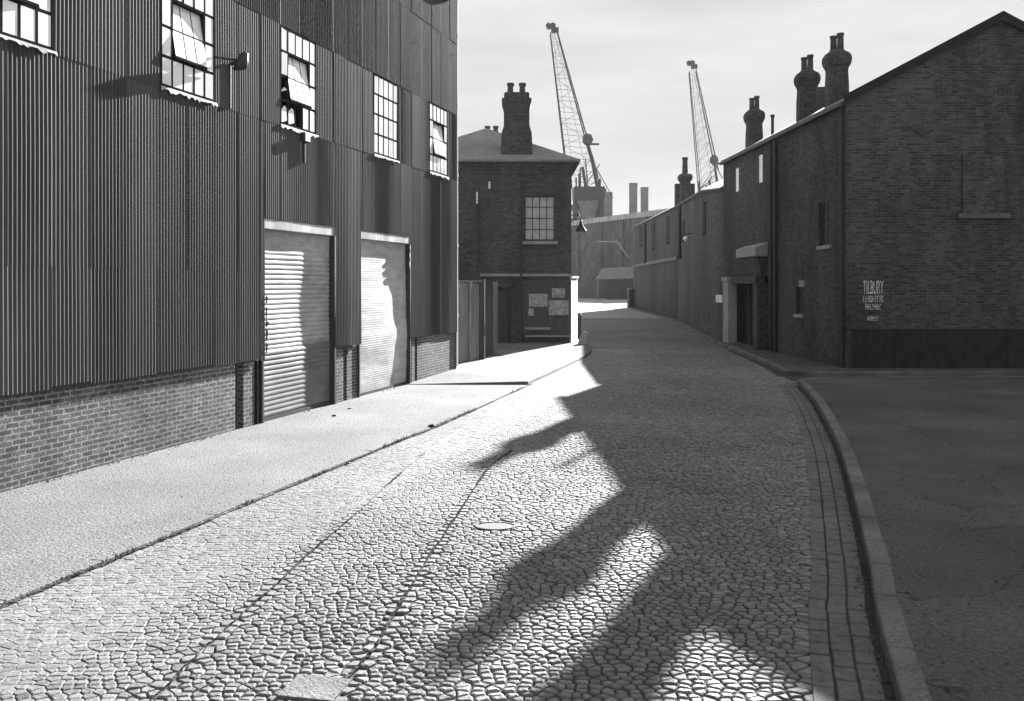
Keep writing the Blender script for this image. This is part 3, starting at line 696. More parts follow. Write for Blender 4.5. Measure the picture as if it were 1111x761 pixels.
# insulators on the facade
for nm, lab, px, ya, yb, r in (('insulator', 'single white porcelain insulator high on the brick house wall', 531, 197, 205, .055), ('insulator', 'white insulator stack on a bracket near the corrugated warehouse corner', 517.5, 208, 221, .045)):
    f = .0358; x = (px - 555.5) * f; z1 = H - (ya - 308) * f; z0 = H - (yb - 308) * f
    r0 = empty(nm, lab, 'insulator', (x, YB - .17, z0))
    q = MB(); k = 4; pr_ = []
    for i in range(k): h = (z1 - z0) / k; pr_ += [(r * .6, h * i), (r, h * (i + .4)), (r * .6, h * (i + .9))]
    q.lathe(pr_, n=10); q.build('porcelain_body', M['porcelain'], r0, smooth=True)
    q = MB(); q.tube((0, 0, -.02), (0, 0, .03), .02); q.tube((0, 0, -.015), (0, .17, -.05), .018); q.build('bracket', M['dark_iron'], r0)

# lamp on a bracket at the house corner
LP = empty('street_lamp', 'dark conical lamp shade on a bracket at the brick house corner', 'street lamp', (2.78, 37.2, 4.5))
q = MB(); q.lathe([(.25, .0), (.23, .04), (.07, .30), (.06, .42), (.03, .46)], n=20); q.build('lamp_shade', M['dark_iron'], LP, smooth=True)
q = MB(); q.path([(0, 0, .44), (0, 0, .6), (-.1, 0, .68), (-.455, 0, .66)], .02); q.tube((-.455, 0, .3), (-.455, 0, .7), .03); q.path([(-.455, 0, .32), (-.1, 0, .66)], .012); q.build('bracket', M['dark_iron'], LP)
q = MB(); q.lathe([(.02, -.02), (.05, .0), (.055, .06), (.03, .12)], n=12); q.build('bulb', M['porcelain'], LP, smooth=True)
# guard stone at the corner
gs = MB(); rings(gs, [(.20, 0), (.18, .15), (.13, .35), (.06, .48), (.02, .5)], 0, 0, 1, .35)
gs.v = [(x + .12 * z, y, z) for x, y, z in gs.v]; o = gs.build('guard_stone', M['stone'], bevel=.01); o.location = (2.72, 35.2, .09); tag(o, 'leaning pale guard stone at the foot of the whitewashed buttress', 'guard stone')
bp_ = MB(); bp_.lathe([(.07, 0), (.07, .9), (.09, .92), (.09, 1.0), (.04, 1.08)], n=10); o = bp_.build('bollard', M['dark_iron']); o.location = (2.83, 38.6, .09); tag(o, 'dark iron bollard behind the whitewashed buttress', 'bollard')

# board fence between warehouse and house
FN = empty('board_fence', 'tall weathered board fence between the corrugated warehouse and the brick house', 'fence', (-1.0, 28, .09))
def boards(a, b, z1, m, nm='board_panel'):
    mb = MB(); A = Vector(a); B = Vector(b); L = (B - A).length; u = (B - A) / L; v = Vector((u.y, -u.x)); n = int(L / .15)
    for i in range(n):
        s0, s1 = L * i / n + .004, L * (i + 1) / n - .004; zz = z1 + random.uniform(-.03, .03); o_ = random.uniform(0, .012)
        c = [A + u * s0 + v * o_, A + u * s1 + v * o_, A + u * s1 - v * .025, A + u * s0 - v * .025]
        mb.prism([tuple(p) for p in c], .02, zz)
    return at(FN, mb)
def post(p, z, r, m):
    mb = MB(); mb.box(p[0] - r, p[0] + r, p[1] - r, p[1] + r, 0, z); at(FN, mb).build('post', m, FN, bevel=.01)
FN.location.z = 0.0
f1 = boards((-1.66, 26.6), (-.97, 28.2), 2.32, 0); f1.build('board_panel', M['pale_wood'], FN)
f2 = boards((-.93, 28.25), (-.62, 30.1), 2.32, 0); f2.build('board_panel', M['tar_wood'], FN)
f4 = boards((-2.4, 35.6), (-.72, 35.7), 2.2, 0); f4.build('board_panel', M['tar_wood'], FN)
post((-1.24, 27.45), 2.36, .045, M['pale_wood']); post((-.93, 28.2), 2.45, .1, M['tar_wood']); post((-.56, 30.2), 2.36, .085, M['pale_wood'])
cp = MB(); cp.prism([(-1.68, 26.55), (-.9, 28.15), (-.98, 28.2), (-1.76, 26.6)], 2.36, 2.41); at(FN, cp).build('capping_rail', M['pale_wood'], FN)
FN.location.z = 0.09

# ------------------------------------------------------------------ brick dock building (right)
DB = empty('brick_building', 'dark gabled brick dock building with three bulbous chimneys on the right side', 'building', (9.0, 31, 0))
DX = lambda y: 9.978 - .0367 * y
C0, C1 = (DX(25.0), 25.0), (DX(37.5), 37.5); ZD = 7.37; SL = .53
def sy(y): return (37.5 - y) / 12.5 * math.hypot(12.5, C0[0] - C1[0])     # distance from C1 along wall to y
dw = MB()
hol = [(sy(28.95), sy(28.35), 1.45, 2.3), (sy(27.0), sy(26.1), 3.5, 4.75), (sy(35.75), sy(35.25), 5.95, 6.85), (sy(32.8), sy(32.3), 5.97, 6.95), (sy(36.8), sy(31.75), 0.0, 2.65)]
dw.wall(C1, C0, 0, ZD, holes=[(a, b, c, d) for a, b, c, d in hol], depth=.14)
W = 8.4
E0 = (C0[0] + W, 25.0)
dw.poly((C0[0], 25, 0), (E0[0], 25, 0), (E0[0], 25, ZD), (C0[0] + W / 2, 25, ZD + SL * W / 2), (C0[0], 25, ZD))
dw.poly((C1[0] + W, 37.5, 0), (C1[0], 37.5, 0), (C1[0], 37.5, ZD), (C1[0] + W / 2, 37.5, ZD + SL * W / 2), (C1[0] + W, 37.5, ZD))
dw.poly((E0[0], 25, 0), (C1[0] + W, 37.5, 0), (C1[0] + W, 37.5, ZD), (E0[0], 25, ZD))
at(DB, dw).build('wall', M['dock_brick'], DB)
dr = MB()
def roofslab(mb, a0, a1, b0, b1, t=.07):
    mb.poly(a0, a1, b1, b0); lo = lambda p: (p[0], p[1], p[2] - t)
    mb.poly(lo(b0), lo(b1), lo(a1), lo(a0)); mb.poly(lo(a0), lo(a1), a1, a0); mb.poly(lo(a1), lo(b1), b1, a1); mb.poly(lo(b0), lo(a0), a0, b0); mb.poly(lo(b1), lo(b0), b0, b1)
for sgn in (1, -1):
    m0, m1 = C0[0] + W / 2, C1[0] + W / 2; ex = W / 2 + .08
    roofslab(dr, (m0 - sgn * ex, 24.9, ZD + .08 - SL * .08), (m1 - sgn * ex, 37.6, ZD + .08 - SL * .08), (m0, 24.9, ZD + .08 + SL * W / 2), (m1, 37.6, ZD + .08 + SL * W / 2))
at(DB, dr).build('roof', M['slate'], DB)
def on_wall(y, z, out): return (DX(y) - out, y, z)
def dwin(y0, y1, za, zb, glass, sill=True, lint=False, bars=True):
    q = MB(); o_ = .1
    for yy in (y0, (y0 + y1) / 2, y1): q.box(DX(yy) + o_ - .02, DX(yy) + o_ + .02, yy - .02, yy + .02, za, zb)
    for zz in (za + .02, (za + zb) / 2, zb - .02): q.box(DX(y1) + o_ - .015, DX(y0) + o_ + .018, y0, y1, zz - .02, zz + .02)
    w = at(DB, q).build('window', M['dark_iron'], DB)
    g_ = MB(); g_.poly((DX(y0) + o_ , y0, za), (DX(y0) + o_, y0, zb), (DX(y1) + o_, y1, zb), (DX(y1) + o_, y1, za)); at(DB, g_).build('pane', M[glass], w)
    if sill: s_ = MB(); s_.box(DX(y0) - .07, DX(y0) + .08, y0 - .12, y1 + .12, za - .1, za - .003); at(DB, s_).build('sill', M['stone'], w)
    if lint: s_ = MB(); s_.box(DX(y0) - .012, DX(y0) + .08, y0 - .2, y1 + .3, zb + .003, zb + .2); at(DB, s_).build('window_lintel', M['stone'], w)
dwin(28.35, 28.95, 1.45, 2.3, 'glass_dark', True, True)
dwin(26.1, 27.0, 3.5, 4.75, 'glass_dark')
def slit(y0, y1, za, zb):
    q = MB(); q.box(DX(y0) - .004, DX(y0) + .06, y0 - .03, y0 + .03, za, zb); q.box(DX(y1) - .004, DX(y1) + .06, y1 - .03, y1 + .03, za, zb)
    w = at(DB, q).build('slit_window', M['dark_iron'], DB)
    g_ = MB(); g_.poly((DX(y0) + .012, y0, za), (DX(y0) + .012, y0, zb), (DX(y1) + .012, y1, zb), (DX(y1) + .012, y1, za)); at(DB, g_).build('pane', M['glass_white'], w)
slit(35.25, 35.75, 5.95, 6.85); slit(32.3, 32.8, 5.97, 6.95)
# recessed doorway with pale jamb and a hood
dd = MB(); dd.box(DX(31.7) + .137, DX(31.7) + .2, 31.7, 36.9, 0, 2.7); do = at(DB, dd).build('doorway', M['tar'], DB)  # near-black panel, the opening's shade put into its colour
q = MB(); a_ = .36
q.box(DX(36) - a_, DX(36) - .004, 35.45, 36.3, .1, 2.5); q.box(DX(36) - a_ - .05, DX(36) - .004, 35.4, 36.36, 2.5, 2.66); at(DB, q).build('pale_pier', M['stone'], DB, bevel=.012)
q = MB(); q.box(DX(32) - a_, DX(32) - .004, 31.75, 32.3, .1, 2.4); q.box(DX(34) - a_ + .02, DX(34) - .02, 31.75, 35.38, 2.402, 2.66); at(DB, q).build('porch', M['soot_brick'], DB)
q = MB(); xw = DX(33)
q.prism([(xw - .42, 31.7), (xw + .05, 31.7), (xw + .05, 34.4), (xw - .42, 34.4)], 3.34, [3.66, 3.84, 3.84, 3.66]); at(DB, q).build('door_hood', M['stone'], DB, bevel=.03)
q = MB(); q.add([(xw - .30, 31.8, 3.335), (xw + .05, 31.8, 3.335), (xw + .05, 34.3, 3.335), (xw - .30, 34.3, 3.335), (xw - .10, 32.0, 2.68), (xw + .05, 32.0, 2.68), (xw + .05, 34.1, 2.68), (xw - .10, 34.1, 2.68)],
      [(0, 1, 2, 3), (7, 6, 5, 4), (0, 4, 5, 1), (1, 5, 6, 2), (2, 6, 7, 3), (3, 7, 4, 0)]); at(DB, q).build('hood_corbel', M['soot_brick'], DB)
q = MB(); q.box(DX(36) - .1, DX(36) - .004, 31.8, 36.55, .113, .17); q.box(DX(34) - .02, DX(34) + .13, 33.9, 34.0, .172, 2.64); at(DB, q).build('door_frame', M['tar_wood'], DB)
for y, r in ((30.75, .06), (31.2, .05)):
    q = MB(); q.tube(on_wall(y, .1, .08), on_wall(y, 7.2, .08), r)
    for z in (1.2, 3, 4.8, 6.4): q.lathe([(r + .02, z), (r + .02, z + .09)], DX(y) - .08, y, n=10)
    at(DB, q).build('drainpipe', M['dark_iron'], DB)
q = MB(); q.tube(on_wall(25.16, .1, .07), on_wall(25.16, 7.2, .07), .055)
at(DB, q).build('drainpipe', M['dark_iron'], DB)
q = MB(); roofslab(q, (DX(25) - .16, 24.95, 7.33), (DX(37.5) - .16, 37.55, 7.33), (DX(25) - .04, 24.95, 7.33), (DX(37.5) - .04, 37.55, 7.33), .1); at(DB, q).build('gutter', M['dark_iron'], DB)
vp = MB(); vp.tube((9.3, 32.9, 7.3), (9.3, 32.9, 8.38), .055); vp.lathe([(.08, 8.34), (.08, 8.43)], 9.3, 32.9, n=8); at(DB, vp).build('vent_pipe', M['dark_iron'], DB)
def bulb_chimney(cx, cy, top):
    q = MB(); t = top; rings(q, [(.30, 7.0), (.29, t - 1.5), (.27, t - 1.15), (.28, t - 1.05), (.34, t - .93), (.365, t - .80), (.35, t - .68), (.29, t - .58), (.20, t - .5), (.18, t - .48)], cx, cy, 1.0, .3)
    c = at(DB, q).build('chimney', M['stack_brick'], DB)
    for dx, dy, dz in ((-.08, .05, -.06), (.09, -.05, 0)):
        p = MB(); p.lathe([(.10, t - .5), (.09, t - .1 + dz), (.11, t - .05 + dz), (.11, t + dz), (.075, t + dz)], cx + dx, cy + dy, 12); at(DB, p).build('chimney_pot', M['pot'], c)
bulb_chimney(9.62, 27.3, 9.8); bulb_chimney(9.62, 30.05, 9.84); bulb_chimney(9.42, 35.85, 9.68)
q = MB(); q.box(11.2, 11.7, 33.7, 34.4, 7.5, 9.6); at(DB, q).build('chimney', M['stack_brick'], DB)
q = MB(); q.box(C0[0] + .14, E0[0] - .1, 24.985, 24.998, .112, 1.18); at(DB, q).build('tarred_dado', M['tar'], DB)  # near-black band along the foot of the end wall
q = MB()                                             # bargeboards on the verge
for sg in (1, -1):
    m = C0[0] + W / 2; q.add([(m - sg * (W / 2 + .1), 24.86, ZD - .12), (m, 24.86, ZD + SL * W / 2 - .1), (m, 24.86, ZD + SL * W / 2 + .17), (m - sg * (W / 2 + .1), 24.86, ZD + .12),
        (m - sg * (W / 2 + .1), 24.9, ZD - .12), (m, 24.9, ZD + SL * W / 2 - .1), (m, 24.9, ZD + SL * W / 2 + .17), (m - sg * (W / 2 + .1), 24.9, ZD + .12)], [(0, 1, 2, 3), (7, 6, 5, 4), (0, 4, 5, 1), (2, 6, 7, 3)])
at(DB, q).build('bargeboard', M['bar'], DB)
q = MB(); q.box(12.2, 13.3, 24.94, 24.996, 4.3, 5.9); fo = at(DB, q).build('blocked_window', M['soot_brick'], DB)
q = MB(); q.box(12.05, 13.45, 24.86, 24.996, 4.17, 4.298); at(DB, q).build('sill', M['channel'], fo)
q = MB(); q.lathe([(.16, -.03), (.16, .02), (.05, .05)], n=14); q.v = [(11.1 + x, 24.97 - z * .8, 6.6 + y) for x, y, z in q.v]; at(DB, q).build('tie_plate', M['dark_iron'], DB)
# painted lettering on the end wall
SG = empty('painted_sign', 'faded white painted lettering on the end wall of the dark brick dock building', 'sign', (9.52, 24.99, 1.3))
def text(txt, x, z, w, h, nm):
    cu = bpy.data.curves.new(nm, 'FONT'); cu.body = txt; cu.size = 1; cu.extrude = .002
    o = bpy.data.objects.new(nm, cu); COL.objects.link(o)
    bpy.context.view_layer.update()
    me = bpy.data.meshes.new_from_object(o.evaluated_get(bpy.context.evaluated_depsgraph_get()))
    bpy.data.objects.remove(o)
    xs = [v.co.x for v in me.vertices]; ys = [v.co.y for v in me.vertices]
    for v in me.vertices:
        a = (v.co.x - min(xs)) / (max(xs) - min(xs)); b = (v.co.y - min(ys)) / (max(ys) - min(ys))
        v.co = (x + a * w, -.003 - v.co.z * .5, z + b * h)
    me.materials.clear(); me.materials.append(M['paint_white'])
    q = bpy.data.objects.new(nm, me); COL.objects.link(q); q.parent = SG
text('TILBURY', 0, .82, .55, .36, 'lettering')
rnd = random.Random(11)
for z0, h, x0, x1 in ((.60, .17, 0, .52), (.40, .15, .06, .46), (.10, .12, .12, .40)):
    q = MB(); x = x0; t = .011
    while x < x1:
        w = rnd.uniform(.04, .055); e = rnd.uniform(.0, .0006)
        q.box(x, x + t, -.005 - e, -.002, z0, z0 + h)
        if rnd.random() < .55: q.box(x + w - t, x + w, -.0052 - e, -.002, z0 + rnd.choice((0, h * .4)), z0 + h)
        for f in rnd.sample((0, .47, .9), rnd.choice((1, 2, 2))): q.box(x + t, x + w - t, -.0054 - e, -.002, z0 + f * h, z0 + f * h + .016)
        x += w + .018
    q.build('worn_lettering', M['paint_white'], SG)

# ------------------------------------------------------------------ long brick range beyond (right)
EB = empty('brick_range', 'long lower brick range with pale slate roof curving away behind the dock building', 'building', (10.5, 62, 0))
EP = [(8.62, 37.62, 6.3), (9.35, 45, 6.95), (11.1, 61.5, 7.6), (12.1, 92, 8.0)]
ew = MB(); wins = []
def e_at(px):
    t = (px - 555.5) / 1000
    for (xa, ya, za), (xb, yb, zb) in zip(EP, EP[1:]):
        # solve (xa+k(xb-xa)) = t (ya+k(yb-ya))
        k = (t * ya - xa) / ((xb - xa) - t * (yb - ya))
        if -1e-6 <= k <= 1: return (xa + k * (xb - xa), ya + k * (yb - ya), k)
    return (xb, yb, 1)
for (a, b) in zip(EP, EP[1:]): ew.wall((b[0], b[1]), (a[0], a[1]), 0, b[2], z1b=a[2])
ew.wall((22, 95), (12.1, 92), 0, 8.0)
ew.poly((12.1, 92, 8.0), (16.3, 93.2, 10.2), (20.5, 94.5, 8.0))
at(EB, ew).build('wall', M['range_brick'], EB)
er = MB(); RW = 3.9
for (a, b) in zip(EP, EP[1:]):
    roofslab(er, (a[0] - .15, a[1], a[2] + .02), (b[0] - .15, b[1], b[2] + .02), (a[0] + RW, a[1], a[2] + SL * RW), (b[0] + RW, b[1], b[2] + SL * RW))
    roofslab(er, (a[0] + RW, a[1], a[2] + SL * RW), (b[0] + RW, b[1], b[2] + SL * RW), (a[0] + 2 * RW, a[1], a[2]), (b[0] + 2 * RW, b[1], b[2]))
at(EB, er).build('roof', M['slate_pale'], EB)
for px, ya, yb, wd in ((765, 219, 255, .6), (742.5, 240, 262, .9), (725, 235, 265, 1.2), (709, 243, 271, 1.6), (696, 247, 268, 2.0)):
    x, y, k = e_at(px); f = y / 1000; z1, z0 = H - (ya - 308) * f, H - (yb - 308) * f
    q = MB(); q.box(x - .05, x + .3, y - wd / 2, y + wd / 2, z0, z1); fo = at(EB, q).build('window', M['bar'], EB)
    g_ = MB(); g_.box(x - .056, x - .052, y - wd / 2 + .08, y + wd / 2 - .08, z0 + .08, z1 - .08); at(EB, g_).build('pane', M['dark'], fo)
for px, ya, yb in ((739, 223, 281), (701, 243, 287)):
    x, y, k = e_at(px); f = y / 1000; q = MB(); q.tube((x - .1, y, H - (yb - 308) * f), (x - .1, y, H - (ya - 308) * f), .11); at(EB, q).build('drainpipe', M['dark_iron'], EB)
q = MB(); x, y, k = e_at(741); q.v = []
for (a, b) in (((11.1, 61.5), (12.1, 92)),):
    u = (Vector(b) - Vector(a)).normalized(); v = Vector((-u.y, u.x)); A_, B_ = Vector(a), Vector(b)
    q.prism([tuple(A_ + v * .002), tuple(B_ + v * .002), tuple(B_ + v * .12), tuple(A_ + v * .12)], 4.0, 4.25)
at(EB, q).build('string_course', M['dark_iron'], EB)
q = MB(); rings(q, [(.33, 7.3), (.31, 9.0), (.42, 9.15), (.44, 9.35), (.36, 9.5), (.2, 9.55)], 11.25, 59.9, 1, .25); c = at(EB, q).build('chimney', M['stack_brick'], EB)
p = MB(); p.lathe([(.2, 9.5), (.17, 10.4), (.2, 10.5), (.2, 10.6)], 11.25, 59.9, 12); at(EB, p).build('chimney_pot', M['pot'], c)
q = MB(); q.box(11.3, 12.6, 63.5, 64.1, 7.6, 9.3); at(EB, q).build('chimney', M['stack_brick'], EB)
q = MB(); q.box(11.5, 12.4, 90.6, 92.2, 0, 1.9); at(EB, q).build('buttress', M['soot_brick'], EB)
x, y, k = e_at(781.5); nb = MB(); nb.box(x - .06, x - .01, y - .6, y + .6, H - 20 * .039, H - 12 * .039); o = nb.build('notice_plate', M['white']); tag(o, 'small white notice plate on the brick wall left of the pale pier', 'notice')
x, y, k = e_at(751); lb = empty('wall_lamp', 'small pale globe lamp on the long brick range wall', 'lamp', (x - .35, y, 4.9))
q = MB(); q.lathe([(.03, -.16), (.13, -.08), (.16, 0), (.12, .1), (.04, .15)], n=12); q.build('globe', M['porcelain'], lb, smooth=True)
q = MB(); q.path([(0, 0, .14), (0, 0, .25), (.38, 0, .3)], .025); q.build('bracket', M['dark_iron'], lb)

# ------------------------------------------------------------------ distance
def px(p, y): return (p - 555.5) / 1000 * y
def pz_(py, y): return H - (py - 308) / 1000 * y
FS = empty('dock_shed', 'large dark transit shed with pale roof edge closing the end of the street', 'shed', (17, 165, 0))
a, b = (px(600, 186), 186), (px(735, 146), 146); zt = 13.6
q = MB(); q.wall(a, b, 0, zt); q.wall(b, (b[0] + 18, 176), 0, zt); q.wall((b[0] + 18, 176), (a[0] + 18, 216), 0, zt); q.wall((a[0] + 18, 216), a, 0, zt); at(FS, q).build('wall', M['sheet_far'], FS)
q = MB(); roofslab(q, (a[0] - .3, a[1] - .5, zt + .9), (b[0], b[1] - .5, zt + .9), (a[0] + 18, 216, zt + 1.5), (b[0] + 18, 176, zt + 1.5), .9); at(FS, q).build('roof', M['lintel'], FS)
for t in (.25, .45, .62, .8):
    q = MB(); x, y = a[0] + (b[0] - a[0]) * t, a[1] + (b[1] - a[1]) * t; q.box(x - .2, x + .2, y - .5, y - .1, 0, zt); at(FS, q).build('wall_rib', M['sheet_far'], FS)
q = MB(); q.path([(px(648, 166) , 166, 10), (px(670, 158), 158.5, 9.6), (px(681, 155), 154, 6.8)], .12); at(FS, q).build('pipework', M['stone'], FS)
FF = empty('board_fence', 'far dark plank fence across the sunlit end of the street', 'fence', (13, 150, 0))
q = MB(); x0, x1 = px(610, 150), px(662, 150); n = 24
for i in range(n):
    xx = x0 + (x1 - x0) * i / n; q.box(xx + .02, xx + (x1 - x0) / n - .02, 149.9 + random.uniform(0, .06), 150.05, 0, 3.1 + random.uniform(-.1, .1) - (1.2 if 15 < i < 18 else 0))
at(FF, q).build('board_panel', M['concrete_far'], FF)
for i in range(0, n + 1, 6):
    xx = x0 + (x1 - x0) * i / n; q = MB(); q.box(xx - .12, xx + .12, 149.7, 149.88, 0, 3.4); at(FF, q).build('post', M['concrete_far'], FF)
LS = empty('low_shed', 'low dark shed with pale pitched roof at the far end of the street', 'shed', (17, 142, 0))
x0, x1 = px(661, 140), px(700, 140)
q = MB(); q.box(x0, x1, 140, 147, 0, 3.0); at(LS, q).build('wall', M['tar_wood'], LS)
q = MB(); x0 -= 2.2; roofslab(q, (x0, 139.7, 3.1), (x1 + .3, 139.7, 3.3), (x0 + 1.5, 143.5, 4.8), (x1 + .3, 143.5, 5.1)); roofslab(q, (x0 + 1.5, 143.5, 4.8), (x1 + .3, 143.5, 5.1), (x0, 147.3, 3.1), (x1 + .3, 147.3, 3.3)); q.box(x0 + .3, x0 + .6, 139.9, 140.2, 0, 3.05); at(LS, q).build('roof', M['slate_pale'], LS)
GB = empty('concrete_block', 'square grey concrete dock block below the left crane', 'building', (px(645, 225), 225, 0))
y = 225; q = MB(); q.box(px(612, y), px(644, y), y, y + 14, 0, pz_(222, y)); q.box(px(630, y), px(666, y), y + 3, y + 16, 0, pz_(207, y)); q.box(px(648, y), px(660, y), y + 4, y + 10, pz_(207, y), pz_(203, y)); at(GB, q).build('wall', M['concrete_far'], GB)
q = MB(); q.box(px(612, y), px(630, y), y - .1, y - .01, pz_(237, y), pz_(229, y)); at(GB, q).build('loading_bay', M['white'], GB)
for k, (pa, pb_, pt) in enumerate(((683, 691, 199), (695.5, 703, 203.5))):
    y = 235; r = (pb_ - pa) / 2000 * y; t = empty('factory_stack', ('taller square chimney stack beyond the sheds, left of the pair', 'shorter square chimney stack beyond the sheds, right of the pair')[k], 'chimney stack', (px((pa + pb_) / 2, y), y, 0), group='pair of far stacks')
    q = MB(); rings(q, [(r * 1.03, 0), (r, pz_(pt, y) - .8)], 0, 0, 1, .08); q.build('shaft', M['concrete_far'], t)
    q = MB(); rings(q, [(r * 1.05, pz_(pt, y) - .8), (r * 1.05, pz_(pt, y))], 0, 0, 1, .08); q.build('cap', M['concrete_far'], t)

def crane(label, Y, L0, R0, L1, R1, head, pul, mast, house, thick):
    """dockside luffing crane. L0,R0: jib foot left/right (px,py); L1,R1: jib head; pul: counterweight pulley; mast foot; machine house box"""
    o = empty('dock_crane', label, 'crane', (px(mast[0], Y), Y, 0), group='dock cranes')
    P = lambda p, dy=0: Vector((px(p[0], Y), Y + dy, pz_(p[1], Y)))
    A0, B0, A1, B1 = P(L0, 0), P(R0, 0), P(L1, 8), P(R1, 8)
    up0, up1 = Vector((0, -2.6, 1.0)), Vector((0, -.8, .3))
    ch_ = MB(); C = [(A0, A1), (B0, B1), (A0 + up0, A1 + up1), (B0 + up0, B1 + up1)]
    for i, (p, q_) in enumerate(C): ch_.tube(p, q_, thick * (1.35 if i % 2 else .95), thick * .9, n=6)
    jib = at(o, ch_).build('jib', M['steel_far'], o)
    br = MB(); n = 13
    for i in range(n):
        t0, t1 = i / n, (i + 1) / n
        l = [p.lerp(q_, t0) for p, q_ in C]; u = [p.lerp(q_, t1) for p, q_ in C]
        br.tube(l[0], l[1], thick * .42, n=4); br.tube(l[0] if i % 2 else l[1], u[1] if i % 2 else u[0], thick * .36, n=4)
        br.tube(l[0], u[2], thick * .3, n=4); br.tube(l[1], u[3], thick * .3, n=4); br.tube(l[2], l[3], thick * .3, n=4)
    at(o, br).build('lattice', M['steel_far'], jib)
    hd = MB(); c = P(head, 8); w = 1.25
    hd.box(c.x - w, c.x + w * .6, c.y - .5, c.y + .5, c.z - .2, c.z + .9); hd.box(c.x - w * .2, c.x + w * 1.15, c.y - .6, c.y + .4, c.z - 1.1, c.z + .1)
    for dx, dz in ((-.9, 1.0), (.1, 1.1)):
        k = MB(); k.lathe([(.62, -.2), (.62, .2)], n=14); hd.add([(c.x + dx + x, c.y + z, c.z + dz * .6 + y_) for x, y_, z in k.v], k.f)
    at(o, hd).build('jib_head', M['steel_far'], o)
    cb = MB(); m_ = P((L0[0] * .5 + R0[0] * .5, L0[1] * .5 + R0[1] * .5)); h_ = P(head, 8)
    for s in (-.25, .25): cb.tube(h_ + Vector((s, 0, 0)), m_ + Vector((s * 6, 0, 0)), thick * .35, n=4)
    pp = P(pul); cb.tube(pp, P((mast[0] + 7, mast[1] - 2), 0), thick * .3, n=4); cb.tube(pp, h_, thick * .25, n=4)
    at(o, cb).build('hoist_cable', M['steel_far'], o)
    ms = MB(); mf = P(mast); ms.tube(mf, pp, thick * 3.4, thick * 1.7, n=6); ms.tube(mf + Vector((-2.2, 2, 0)), pp + Vector((-.4, 1, -4)), thick * 1.0, n=5)
    ms.tube(mf + Vector((-4.5, 1, 0)), pp + Vector((-1.5, 1, -6)), thick * 1.2, n=5); ms.tube(mf + Vector((-4.5, 1, 0)), mf + Vector((.2, 0, 7)), thick * .8, n=5); ms.tube(mf + Vector((3.2, 1, -.5)), mf + Vector((-.6, 0, 6)), thick * .8, n=5)
    for q_ in (.15, .35, .55, .75): ms.tube(mf.lerp(pp, q_) + Vector((-2.6 + q_ * 2, 1, 0)), mf.lerp(pp, q_ + .12) + Vector((.3, 0, 0)), thick * .6, n=4)
    at(o, ms).build('mast', M['steel_far'], o)
    cw = MB(); k = MB(); k.lathe([(.9, -.7), (1.15, -.3), (1.0, .4), (.7, .8)], n=7); cw.add([(pp.x + x * 1.1, pp.y + z, pp.z + y_ * 1.3) for x, y_, z in k.v], k.f); cw.box(pp.x + .3, pp.x + 2.6, pp.y - .3, pp.y + .3, pp.z - 1.15, pp.z - .75)
    at(o, cw).build('counterweight', M['steel_far'], o)
    hs = MB(); x0, x1, yb_, yt = house; z0, z1 = pz_(yb_, Y), pz_(yt, Y); X0, X1 = px(x0, Y), px(x1, Y)
    hs.box(X0, X1, Y - 3, Y + 4, z0, z1); hs.box(X0 + 1, X0 + 1.6, Y - 2, Y - 1.4, z1, z1 + 3); hs.box(X1 - 1.4, X1 - .8, Y - 2, Y - 1.4, z1, z1 + 1.8); hs.box(X0 + .3, X0 + .6, Y - 3, Y - 2.6, z1, z1 + 2)
    hs.tube((X0 + 2.6, Y - 2, z1), (X0 + 1.9, Y - 2, z1 + 4.4), .35, n=6); hs.path([(X0 - .6, Y - 2.5, z1 - .5), (X0 - 1, Y - 2.5, z1 + 4)], .3, n=6)
    at(o, hs).build('machine_house', M['steel_far'], o)
    tw = MB(); q0 = [(X0 + .5, Y - 2), (X1 - .5, Y - 2), (X1 - .5, Y + 3), (X0 + .5, Y + 3)]
    for x, y in q0: tw.tube((x, y, 0), (x, y, z0), .4, n=6)
    for i in range(4):
        a_, b_ = q0[i], q0[(i + 1) % 4]; tw.tube((*a_, 0), (*b_, z0), .18, n=5); tw.tube((*b_, 0), (*a_, z0), .18, n=5)
    at(o, tw).build('tower_legs', M['steel_far'], o)
crane('taller lattice dock crane leaning left behind the brick house roof', 205, (615, 196), (648, 200), (598.5, 27), (606.5, 26), (601, 20), (637.5, 152), (650, 212), (622, 656 - 1 if 0 else 655, 216, 204), .13)
crane('slimmer lattice dock crane standing behind the brick range roof', 250, (758, 212), (777, 190), (753.5, 72), (761, 70), (757, 63), (774.5, 174), (779, 204), (760, 785, 235, 214), .13)

